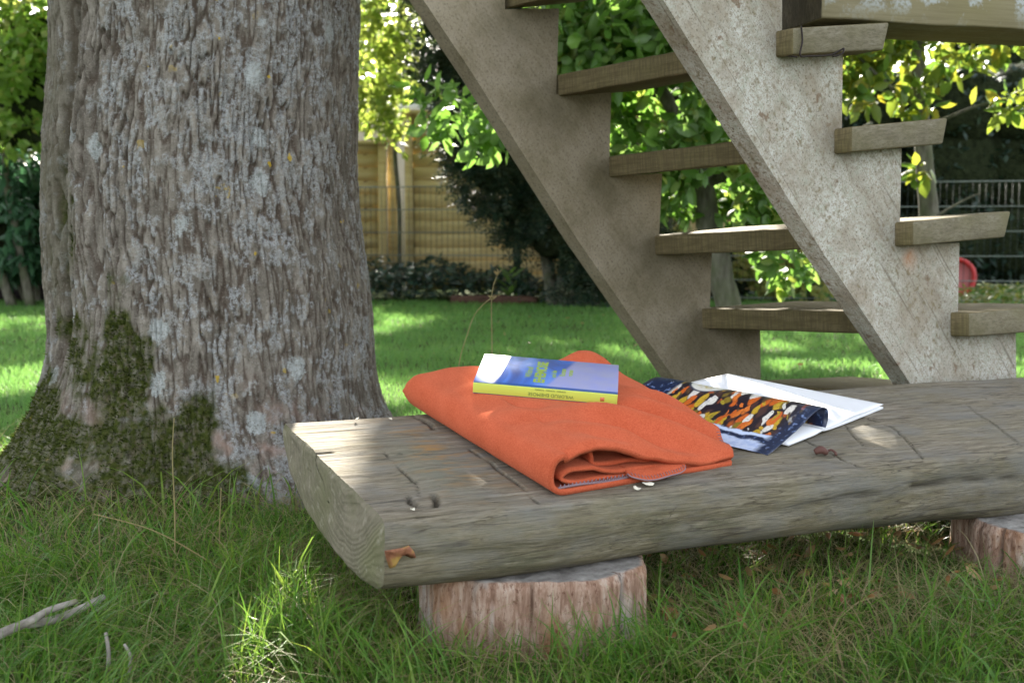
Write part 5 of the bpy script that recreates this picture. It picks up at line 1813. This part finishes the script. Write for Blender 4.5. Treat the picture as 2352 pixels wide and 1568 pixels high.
# ---------------------------------------------------------------- far hedge and trees
hd = empty("tall_hedge", (5.6, 12.9, 0), "tall dark green hedge behind the wire fence at the right", "hedge")
limb_set(hd, M_gbark, [([(3.6 + 1.1 * k, 13.0, 0), (3.6 + 1.1 * k, 13.0, 1.0), (3.7 + 1.1 * k, 13.0, 2.0)], 0.05, 0.02) for k in range(5)], "stem")
hb_ = [(3.4 + 0.8 * k, 12.9 + 0.2 * math.sin(k * 2), 0.55 + 0.75 * j, 0.75, 0.55, 0.62) for k in range(9) for j in range(3)]
foliage(hd, "foliage", M_hedge, 191, 11000, hb_, 0.12, 0.055, 2.6, -0.2, 0.55, singles=0)
core(hd, M_inner, hb_, 0.86, 5)


def back_tree(x, y, h, rad, seed, m, label, n=2600, leafs=0.16, name="garden_tree", low=0.5, cat="tree", group=None):
    r = np.random.default_rng(seed)
    root = empty(name, (x, y, 0), label, cat, group)
    limb_set(root, M_gbark, [([(x, y, -0.05), (x + 0.1, y, h * 0.3), (x - 0.05, y, h * 0.6), (x, y, h * 0.9)], 0.05 * h * 0.45, 0.03)], "trunk", 9)
    limb_set(root, M_gbark, [([(x, y, h * (0.3 + 0.1 * k)), (x + rad * 0.4 * math.cos(k * 2.1), y + rad * 0.4 * math.sin(k * 2.1), h * (0.42 + 0.1 * k)), (x + rad * 0.8 * math.cos(k * 2.1), y + rad * 0.8 * math.sin(k * 2.1), h * (0.52 + 0.1 * k))], 0.04, 0.012) for k in range(4)])
    bl_ = []
    for i in range(13):
        a = r.uniform(0, 6.28)
        q = rad * math.sqrt(r.random()) * 0.75
        z = h * r.uniform(low * 0.6, 0.95)
        s = rad * r.uniform(0.32, 0.55)
        bl_.append((x + q * math.cos(a), y + q * math.sin(a), z, s, s, s * 0.75))
    core(root, M_inner, bl_, 0.42, seed)
    foliage(root, "crown", m, seed + 1, n, bl_, leafs, leafs * 0.62, 1.6, 0.02, 0.35, (0.5, 0.7, -0.2), 0.15, 0.25)


back_tree(-6.6, 12.6, 3.2, 1.4, 301, M_back, "round mid green tree at the far left, behind the bright shrub", 2400, 0.13, low=0.2)
back_tree(-3.3, 17.5, 5.5, 2.2, 311, M_shrubl, "tall sunlit tree beyond the shed, left of the maple", 3000, 0.17, low=0.4)
back_tree(-0.8, 19.0, 6.2, 2.4, 321, M_back, "big green tree beyond the panel fence behind the yew", 3200, 0.18, low=0.3)
back_tree(2.2, 17.0, 5.6, 2.4, 331, M_back, "broad green tree beyond the fence behind the apple tree", 3600, 0.17, low=0.15)
back_tree(4.6, 15.6, 4.6, 1.7, 341, M_maple, "yellowing tree above the tall hedge under the beam", 2400, 0.14, low=0.4)
back_tree(7.6, 16.5, 5.4, 2.2, 351, M_back, "dark tree above the right end of the tall hedge", 2800, 0.17, low=0.3)
back_tree(-8.6, 14.5, 5.6, 2.4, 361, M_back, "large tree beyond the left edge of the lawn", 2600, 0.18, low=0.2)
# far hedge closing the gardens
low_h = empty("boundary_hedge", (0, 22, 0), "long dark hedge closing the neighbouring garden far behind", "hedge")
limb_set(low_h, M_gbark, [([(-14 + 4 * k, 22.2, 0), (-14 + 4 * k, 22.2, 1.2), (-14 + 4 * k, 22.2, 2.0)], 0.05, 0.02) for k in range(8)], "stem")
hb_ = [(-18 + 1.5 * k, 22 + 0.3 * math.sin(k * 1.7), 0.7 + 1.0 * j + 0.3 * math.sin(k * 2.3), 1.25, 0.7, 1.0) for k in range(25) for j in range(3)]
foliage(low_h, "foliage", M_hedge, 371, 12000, hb_, 0.22, 0.12, 1.5, -0.2, 0.6)
core(low_h, M_inner, hb_, 0.9, 6)

# ---------------------------------------------------------------- red dish leaning in the next garden
t = NT("red_plastic")
M_red = t.done(t.pbr((0.50, 0.022, 0.022), 0.35, None, 0.5))
t = NT("pink_plastic")
M_pink = t.done(t.pbr((0.52, 0.16, 0.17), 0.45, None, 0.5))
ctr = at(2194, 636, 9.6)
kk, mm_ = 40, 12
rows = []
for i in range(mm_):
    f_ = i / (mm_ - 1)
    rr_ = 0.165 * f_
    dep = 0.07 * (1 - f_ ** 2.5) * -1
    a = np.linspace(0, 2 * math.pi, kk, endpoint=False)
    rows.append(np.stack([rr_ * np.cos(a), np.full(kk, -dep), rr_ * np.sin(a)], 1))
DV = np.concatenate(rows)
df = [[i * kk + j, i * kk + (j + 1) % kk, (i + 1) * kk + (j + 1) % kk, (i + 1) * kk + j] for i in range(mm_ - 1) for j in range(kk)]
dish = empty("plastic_dish", tuple(ctr), "round red plastic dish standing on edge behind the wire fence at the right", "dish")
dish.rotation_euler = (R(-14), 0, R(-18))
o = link("bowl", mesh_data("bowl", DV, df), M_pink, dish)
sd = o.modifiers.new('thickness', 'SOLIDIFY')
sd.thickness = 0.008
ring_ = np.stack([0.158 * np.cos(np.linspace(0, 2 * math.pi, 49)), np.zeros(49), 0.158 * np.sin(np.linspace(0, 2 * math.pi, 49))], 1)
V1, f1 = tube(ring_, 0.022, 8, caps=False)
link("rim", mesh_data("rim", V1, f1), M_red, dish)

# ================================================================ grass
def blades(r, x, y, z0, h, lean, wd, seg, curl=0.6, flat=None):
    """curved tapering blades"""
    n = len(x)
    a = r.uniform(0, 2 * math.pi, n)
    dx, dy = np.cos(a) * lean, np.sin(a) * lean
    if flat is not None:
        dx, dy = dx + flat[0], dy + flat[1]
    fa = r.uniform(0, 2 * math.pi, n)
    sx, sy = np.cos(fa), np.sin(fa)
    V = []
    for k in range(seg + 1):
        t_ = k / seg
        bend = t_ ** 1.8
        px = x + dx * h * bend
        py = y + dy * h * bend
        pz = z0 + h * (t_ - curl * 0.5 * t_ ** 2.4 * np.minimum(lean, 1.2)) - 0.004
        if k < seg:
            w = wd * (1 - 0.75 * t_ ** 1.5) * 0.5
            V.append(np.stack([px - sx * w, py - sy * w, pz], -1))
            V.append(np.stack([px + sx * w, py + sy * w, pz], -1))
        else:
            V.append(np.stack([px, py, pz], -1))
    m = len(V)
    V = np.stack(V, 1).reshape(-1, 3)
    b = (np.arange(n) * m)[:, None]
    Q = np.concatenate([np.array([[2 * k, 2 * k + 1, 2 * k + 3, 2 * k + 2]]) + b for k in range(seg - 1)]) if seg > 1 else np.zeros((0, 4), int)
    T = np.array([[m - 3, m - 2, m - 1]]) + b
    return V, [f for f in (Q, T) if len(f)]


def grass_mat(name, cols, trans):
    t = NT(name)
    k = len(cols)
    isl = t.island()
    c = t.ramp(isl, [(i / (k - 1), q) for i, q in enumerate(cols)])
    c = t.mix(t.ramp(t.noise(t.coord(), 2.2, 3), [(0.35, 0.0), (0.7, 0.55)]), c, tuple(np.array(cols[1]) * np.array([0.75, 0.9, 0.9])))
    p = t.pbr(c, 0.45, None, 0.3)
    tr = t.n("BsdfTranslucent")
    hsn = t.n("HueSaturation")
    hsn.inputs['Hue'].default_value = 0.485
    hsn.inputs['Value'].default_value = 1.7
    t.set(hsn.inputs['Color'], c)
    t.set(tr.inputs['Color'], hsn.outputs[0])
    ms_ = t.n("MixShader")
    ms_.inputs[0].default_value = trans
    t.t.links.new(p, ms_.inputs[1])
    t.t.links.new(tr.outputs[0], ms_.inputs[2])
    return t.done(ms_.outputs[0])


M_long = grass_mat("meadow_grass", [(0.045, 0.115, 0.014), (0.075, 0.175, 0.020), (0.11, 0.22, 0.028), (0.18, 0.25, 0.04), (0.07, 0.17, 0.035)], 0.4)
M_straw = grass_mat("dry_grass", [(0.18, 0.145, 0.065), (0.25, 0.21, 0.095), (0.31, 0.26, 0.13), (0.20, 0.13, 0.065)], 0.3)
M_mown = grass_mat("mown_grass", [(0.075, 0.18, 0.04), (0.09, 0.21, 0.048), (0.11, 0.235, 0.055), (0.13, 0.235, 0.055)], 0.45)
r_ = np.random.default_rng(401)


def inside_any(x, y):
    bad = np.hypot((x - TX), (y - TY)) < trunk_r(np.arctan2(y - TY, x - TX), np.full_like(x, 0.03)) - 0.012
    for cx_, cy_, a_, b_ in ((0.028, 1.405, 0.148, 0.135), (0.862, 1.675, 0.16, 0.145)):
        bad |= ((x - cx_) / a_) ** 4 + ((y - cy_) / b_) ** 4 < 1
    return bad


def bench_cd(x, y):
    a = (x - O[0]) * U[0] + (y - O[1]) * U[1]
    b = -(x - O[0]) * U[1] + (y - O[1]) * U[0]
    return a, b


def fore(n, kind, seed):
    r = np.random.default_rng(seed)
    y = 0.85 + 2.0 * r.random(n) ** 0.85
    x = (r.random(n) * 2 - 1) * (0.50 * y + 0.18)
    dn = pn(np.stack([x * 6, y * 6, 0 * x + seed], -1), 5)
    keep = ~inside_any(x, y)
    a, b = bench_cd(x, y)
    under = (a > -0.02) & (b > 0.02) & (b < 0.42)
    if kind == 'green':
        keep &= r.random(n) < np.where(under, 0.55, 0.62 + 0.6 * dn)
        keep &= r.random(n) < np.where(under | ((b > -0.14) & (a > 0.35) & (b < 0.1)), 0.45, 1.0)
    else:
        keep &= r.random(n) < np.where(under | ((b > -0.16) & (a > 0.3)), 1.0, 0.35 + 0.7 * np.maximum(-dn, 0))
    keep &= ~((y > 2.35) & (r.random(n) < 0.75))
    x, y = x[keep], y[keep]
    a, b = bench_cd(x, y)
    under = (a > -0.04) & (b > -0.03) & (b < 0.43)
    return r, x, y, under, a, b


r, x, y, under, a, b = fore(64000, 'green', 411)
xt, yt = r.normal(-0.28, 0.10, 1500), r.normal(1.36, 0.12, 1500)
ok = ~inside_any(xt, yt)
x, y = np.concatenate([x, xt[ok]]), np.concatenate([y, yt[ok]])
a, b = bench_cd(x, y)
under = (a > -0.04) & (b > -0.03) & (b < 0.43)
n = len(x)
tuft = pn(np.stack([x * 9, y * 9, 0 * x], -1), 6)
h = r.uniform(0.045, 0.115, n) * (1 + 0.6 * tuft)
h *= np.where((np.hypot(x - TX, y - TY) < 0.75) & (y < TY), 0.62 + 0.6 * (r.random(n) < 0.08), 1.0)
h = np.where(under, np.minimum(h, 0.065), h)
h *= np.where(y > 2.2, 0.6, 1.0)
h *= np.where(y < 1.15, 0.75, 1.0)
lean = r.uniform(0.15, 1.25, n)
fl = (0.5 * pn(np.stack([x * 3, y * 3, 0 * x], -1), 7), 0.5 * pn(np.stack([x * 3, y * 3, 0 * x + 9], -1), 8) - 0.12)
V1, f1 = blades(r, x, y, ground_z(x, y), h, lean, r.uniform(0.0016, 0.0034, n), 4, 0.8, fl)
o = link("long_grass", mesh_data("long_grass", V1, f1), M_long)
tag(o, "long unmown green grass round the oak foot and the bench", "grass", kind='stuff')
r, x, y, under, a, b = fore(2600, 'green', 413)
n = len(x)
h = r.uniform(0.07, 0.16, n) * np.where(y < 1.2, 0.7, 1.0)
h = np.where(under | (y > 2.1), np.minimum(h, 0.06), h)
V1, f1 = blades(r, x, y, ground_z(x, y), h, r.uniform(0.3, 1.3, n), r.uniform(0.0036, 0.0058, n), 4, 0.9)
o = link("coarse_grass", mesh_data("coarse_grass", V1, f1), M_long)
tag(o, "scattered broad coarse grass blades in the foreground", "grass", kind='stuff')
r, x, y, under, a, b = fore(27000, 'dry', 412)
xt, yt = r.normal(-0.28, 0.12, 500), r.normal(1.34, 0.13, 500)
ok = ~inside_any(xt, yt)
x, y = np.concatenate([x, xt[ok]]), np.concatenate([y, yt[ok]])
a, b = bench_cd(x, y)
under = (a > -0.04) & (b > -0.03) & (b < 0.43)
n = len(x)
h = r.uniform(0.03, 0.13, n)
h = np.where(under, np.minimum(h, 0.06), h)
h *= np.where(y < 1.15, 0.7, 1.0)
lean = r.uniform(0.6, 2.4, n)
V1, f1 = blades(r, x, y, ground_z(x, y) + 0.006, h, lean, r.uniform(0.0010, 0.0022, n), 4, 0.9)
o = link("dry_grass", mesh_data("dry_grass", V1, f1), M_straw)
tag(o, "dry straw and dead blades among the long grass", "grass", kind='stuff')
# mown lawn behind, coarser with distance
VV, QQ, TT, off = [], [], [], 0
for y0, y1, n, hh, wd, sg in ((2.2, 4.0, 62000, 0.034, 0.0030, 2), (4.0, 6.5, 62000, 0.036, 0.0048, 2), (6.5, 9.3, 46000, 0.04, 0.0080, 2), (9.3, 13.0, 16000, 0.05, 0.012, 2)):
    r = np.random.default_rng(int(y0 * 10))
    y = y0 + (y1 - y0) * r.random(n)
    x = (r.random(n) * 2 - 1) * (0.49 * y + 0.3)
    k = ~inside_any(x, y)
    if y0 > 9:
        k &= (x > 2.2)
    x, y = x[k], y[k]
    n = len(x)
    tf_ = pn(np.stack([x * 3.5, y * 3.5, 0 * x], -1), 9)
    h = hh * r.uniform(0.6, 1.35, n) * (1 + 0.45 * tf_)
    V1, f1 = blades(r, x, y, ground_z(x, y), h, r.uniform(0.1, 1.0, n), wd * r.uniform(0.7, 1.2, n), sg)
    VV.append(V1)
    QQ.append(f1[0] + off)
    TT.append(f1[1] + off)
    off += len(V1)
o = link("mown_grass", mesh_data("mown_grass", np.concatenate(VV), [np.concatenate(QQ), np.concatenate(TT)]), M_mown)
tag(o, "short mown lawn grass behind the oak and the bench", "grass", kind='stuff')
# fallen dry leaves under the log and scattered on the lawn
rl = np.random.default_rng(421)
n = 420
aq = rl.uniform(0.25, 1.5, n)
bq = rl.uniform(-0.10, 0.5, n)
P = np.stack([O[0] + U[0] * aq - U[1] * bq, O[1] + U[1] * aq + U[0] * bq, np.zeros(n)], -1)
n2 = 130
yy = rl.uniform(2.6, 8.5, n2)
P2 = np.stack([(rl.random(n2) * 2 - 1) * 0.42 * yy, yy, np.zeros(n2)], -1)
P = np.concatenate([P, P2])
ok = ~inside_any(P[:, 0], P[:, 1])
P = P[ok]
P[:, 2] = ground_z(P[:, 0], P[:, 1]) + rl.uniform(0.012, 0.045, len(P))
D = rl.normal(0, 1, P.shape) * np.array([1, 1, 0.25])
V1, f1 = leaf_arrays(P, D, np.array([0, 0, 1.0]) + rl.normal(0, 0.5, P.shape), rl.uniform(0.014, 0.032, len(P)), rl.uniform(0.007, 0.014, len(P)), 0.3, 0.3, True)
o = link("fallen_leaves", mesh_data("fallen_leaves", V1, f1), leaf_mat("fallen_leaf", [(0.20, 0.085, 0.03), (0.30, 0.16, 0.06), (0.36, 0.24, 0.11), (0.14, 0.07, 0.035)], 0.2))
tag(o, "brown fallen leaves under the log and scattered over the lawn", "leaves", kind='stuff')

# ---------------------------------------------------------------- sticks and stalks
t = NT("grey_twig")
v = t.coord()
c = t.ramp(t.noise(v, 50, 4), [(0.35, (0.15, 0.13, 0.11)), (0.65, (0.36, 0.33, 0.29))])
c = t.mix(t.ramp(t.noise(v, 18, 3), [(0.58, 0.0), (0.68, 0.8)]), c, (0.28, 0.28, 0.13))
M_twig = t.done(t.pbr(c, 0.9, t.bump(t.noise(v, 120, 3), 0.4, 0.002), 0.1))


def gpx(px, py, z):
    return onplane(px, py, [0, 0, z], np.array([0, 0, 1.0]))


fb_p = gpx(80, 1430, 0.06)
fb = empty("fallen_branch", tuple(fb_p), "pale forked dead branch lying in the grass at the lower left", "branch")
v_, f_ = tube(smooth_path([gpx(-90, 1500, 0.05), gpx(0, 1455, 0.06), gpx(70, 1425, 0.065), gpx(110, 1402, 0.07), gpx(175, 1380, 0.07)], 26), np.linspace(0.0068, 0.0034, 26), 8)
part("limb", v_, f_, M_twig, fb)
v_, f_ = tube(smooth_path([gpx(65, 1431, 0.06), gpx(115, 1425, 0.055), gpx(175, 1402, 0.055), gpx(238, 1370, 0.06)], 26), np.linspace(0.0058, 0.0042, 26), 8)
part("limb", v_, f_, M_twig, fb)
for i, (pts, r0, lb) in enumerate((
        ([(247, 1640, 0.0), (246, 1568, 0.045), (250, 1505, 0.08), (243, 1452, 0.115)], 0.0034, "left of the two pale dead stalks standing in the front grass"),
        ([(300, 1650, 0.0), (293, 1570, 0.04), (300, 1510, 0.08), (285, 1478, 0.10)], 0.0028, "right of the two pale dead stalks standing in the front grass"))):
    Yb = gpx(pts[0][0], pts[0][1], 0)[1] + 0.06
    pp = smooth_path([at(p[0], p[1], Yb) for p in pts], 16)
    pp[0, 2] = -0.01
    v_, f_ = tube(pp, np.linspace(r0, r0 * 0.55, 16), 6)
    o = link("dead_stalk", mesh_data("dead_stalk", v_ - pp[0], f_), M_twig)
    o.location = pp[0]
    tag(o, lb, "stalk", "dead stalks in the front grass")
t = NT("seed_stem")
M_stem = t.done(t.pbr(t.mix(t.noise(t.coord(), 30, 2), (0.33, 0.24, 0.11), (0.25, 0.23, 0.10)), 0.8))
for pts, Yb, lb in (([(1049, 990), (1053, 846), (1074, 766), (1092, 720), (1122, 689), (1132, 688)], 2.35, "dry bent grass stem left behind the blanket against the lawn"),
                    ([(1131, 1000), (1130, 790), (1129, 689), (1136, 647), (1146, 626)], 2.40, "taller dry grass stem right behind the blanket against the lawn")):
    pp = smooth_path([at(p[0], p[1], Yb) for p in pts], 30)
    pp[0, 2] = 0
    root = empty("grass_stem", tuple(pp[0]), lb, "grass stem", "dry grass stems behind the bench")
    v_, f_ = tube(pp, np.linspace(0.0012, 0.0007, 30), 5)
    part("stem", v_, f_, M_stem, root)
    hv = []
    for k in range(9):
        q = pp[-1 - k // 2]
        dv = nrm(np.array([0.5 * math.cos(k * 2.2), 0.4 * math.sin(k * 2.2), 0.5]))
        hv.append(tube([q, q + dv * 0.006, q + dv * 0.013], np.array([0.0008, 0.0011, 0.0003]), 4))
    v_, f_ = join(hv)
    part("seed_head", v_, f_, M_stem, root)
# long single stems leaning over the oak foot
rs = np.random.default_rng(431)
VV, FF, off = [], [], 0
for pts in ([(600, 1395), (540, 1330), (450, 1270), (345, 1215), (215, 1180)], [(265, 1400), (215, 1300), (150, 1235), (195, 1165)], [(400, 1420), (402, 1200), (396, 1050), (400, 960)],
            [(610, 1500), (575, 1380), (545, 1300)], [(690, 1460), (660, 1330), (690, 1270)], [(520, 1390), (505, 1260), (508, 1120)], [(100, 1400), (180, 1330), (260, 1280)], [(330, 1420), (420, 1390), (560, 1398)],
            [(560, 1420), (640, 1340), (700, 1300)], [(470, 1450), (405, 1350), (330, 1330)]):
    Yq = 1.55 + 0.1 * rs.random()
    pp = smooth_path([at(p[0], p[1], Yq - 0.03 * i) for i, p in enumerate(pts)], 20)
    v_, f_ = tube(pp, np.linspace(0.0013, 0.0006, 20), 4)
    VV.append((v_, f_))
v_, f_ = join(VV)
o = link("dry_stems", mesh_data("dry_stems", v_, f_), M_stem)
tag(o, "thin dry grass stems leaning against the oak foot", "grass", kind='stuff')

# ================================================================ oak limbs and crown overhead (shades the place; gaps let the sun through)
limb_set(tree, M_bark, [([(TX, TY, 3.7), (TX + 0.1, TY + 0.3, 4.6), (TX, TY + 0.8, 5.8)], 0.24, 0.10), ([(TX, TY, 3.4), (TX + 1.0, TY + 0.7, 4.3), (TX + 2.2, TY + 1.6, 4.9), (TX + 3.4, TY + 2.6, 5.2)], 0.15, 0.04),
                        ([(TX, TY, 3.3), (TX - 0.9, TY + 0.9, 4.2), (TX - 1.9, TY + 2.2, 4.7)], 0.14, 0.04), ([(TX, TY, 3.6), (TX + 0.3, TY + 1.6, 4.4), (TX + 0.7, TY + 3.4, 4.9), (TX + 1.2, TY + 5.2, 5.3)], 0.15, 0.04),
                        ([(TX, TY, 3.5), (TX + 0.5, TY - 0.8, 4.4), (TX + 0.9, TY - 1.6, 5.0)], 0.12, 0.04)], "limb", 10)
rc = np.random.default_rng(501)
NC = 105000
P = np.stack([rc.uniform(-5.0, 5.0, NC), rc.uniform(2.0, 14.0, NC), np.zeros(NC)], -1)
P[:, 2] = rc.uniform(3.1, 5.2, NC) + 0.14 * np.maximum(P[:, 1] - 7.0, 0)
keep = pn(P * 0.9, 51) + 0.5 * pn(P * 2.3, 52) > -0.42 + 0.45 * sstep(8.5, 10.5, P[:, 1])
P = P[keep]
DD_ = nrm(rc.normal(0, 1, (len(P), 3)) * np.array([1, 1, 0.5]))
LL = rc.uniform(0.09, 0.15, len(P))
# extra unseen leaves added toward the sun to shade the bench and grass
na = 7000
ta, tb = rc.uniform(-0.35, 1.75, na), rc.uniform(-0.5, 0.6, na)
tp = np.stack([O[0] + U[0] * ta - U[1] * tb, O[1] + U[1] * ta + U[0] * tb, np.full(na, 0.2)], -1)
tp = tp + SUN * (rc.uniform(2.9, 3.9, na) / SUN[2])[:, None]
P = np.concatenate([P, tp])
DD_ = np.concatenate([DD_, nrm(rc.normal(0, 1, (na, 3)) * np.array([1, 1, 0.5]))])
LL = np.concatenate([LL, rc.uniform(0.08, 0.13, na)])
# gaps: (point reached by the sun, radius)
GAPS = []


def gap(p, r_, m_=0.055):
    GAPS.append((np.asarray(p, float), r_, m_))


for p in ((1175, 830), (1175, 865), (1210, 850)):
    gap(onplane(*p, BTL, bnz), 0.035, 0.045)
for p in ((1710, 875), (1760, 893), (1810, 912), (1860, 930)):
    ab = onb(*p, 0.008)
    gap(B(ab[0], ab[1], 0.008), 0.065)
for i in (3, 4):
    q = TREAD_TOP[i]
    ax_ = (P_far - P_near)
    for f_ in (0.15, 0.4, 0.65, 0.9):
        gap((q[0] + q[1]) / 2 + ax_ * f_, 0.05)
for p, rr_ in (((610, 1375), 0.025), ((600, 1405), 0.055), ((640, 1420), 0.02), ((620, 1480), 0.03), ((560, 1390), 0.04), ((500, 1510), 0.05), ((480, 1560), 0.05), ((565, 1440), 0.05), ((650, 1410), 0.02), ((605, 1450), 0.035), ((545, 1495), 0.045), ((600, 1490), 0.03), ((520, 1540), 0.04)):
    gap(gpx(*p, 0.06), rr_)
for p, rr_ in (((20, 860), 0.22), ((50, 850), 0.2), ((10, 1060), 0.16), ((0, 1130), 0.12), ((860, 718), 0.25), ((1590, 700), 0.12), ((1930, 850), 0.16), ((2000, 840), 0.16), ((1850, 830), 0.12), ((2345, 830), 0.2), ((1390, 735), 0.1), ((905, 860), 0.12), ((940, 885), 0.1),
               ((1090, 765), 0.05), ((1150, 790), 0.06), ((1290, 780), 0.06), ((1250, 800), 0.05), ((1780, 780), 0.07), ((1430, 760), 0.06), ((1340, 850), 0.06)):
    gap(gpx(*p, 0.03), rr_)
for q, rr_ in ((at(880, 150, 9.3), 0.75), (at(850, 280, 9.3), 0.45), (at(40, 120, 8.5), 0.9), (at(60, 250, 8.4), 0.5), (at(1700, 120, 4.7), 0.16), (at(1330, 120, 4.7), 0.3), (at(1440, 120, 4.7), 0.40), (at(1600, 300, 4.8), 0.3), (at(1560, 200, 4.8), 0.25), (at(1520, 40, 4.7), 0.3), (at(2050, 180, 5.2), 0.35), (at(2160, 160, 5.2), 0.3), (at(2310, 245, 5.05), 0.25),
               (at(1790, 630, 9.3), 0.6), (at(1530, 500, 9.6), 0.4), (at(1060, 330, 4.35), 0.12), (at(1120, 330, 4.35), 0.10), (at(960, 265, 10.3), 0.3), (at(2300, 660, 8.6), 0.5), (at(2250, 420, 8.8), 0.4), (at(2250, 480, 8.8), 0.3), (at(1150, 480, 8.6), 0.12)):
    gap(q, rr_)
kill = np.zeros(len(P), bool)
for g_, rr_, mg_ in GAPS:
    q = P + DD_ * LL[:, None] * 0.5 - g_
    s_ = q @ SUN
    dist = np.linalg.norm(q - s_[:, None] * SUN, axis=1)
    kill |= (dist < rr_ + mg_ + 0.3 * mg_ * np.clip(rc.normal(size=len(P)), -1, 1)) & (s_ > 0)
P = P[~kill]
n = len(P)
D = DD_[~kill]
Sd = nrm(np.cross(D, np.array([0, 0, 0.6]) + rc.normal(0, 0.6, (n, 3)) + SUN * 0.7))
l_ = LL[~kill][:, None]
V1 = np.stack([P, P + D * l_ * 0.5 + Sd * l_ * 0.34, P + D * l_ + np.array([0, 0, -1.0]) * l_ * 0.15, P + D * l_ * 0.5 - Sd * l_ * 0.34], 1).reshape(-1, 3)
f1 = np.arange(n * 4).reshape(-1, 4)
M_oakleaf = leaf_mat("oak_leaf", [(0.04, 0.075, 0.018), (0.055, 0.10, 0.022), (0.07, 0.115, 0.03)], 0.35)
part("crown", V1, f1, M_oakleaf, tree, smooth=False, kind='stuff')
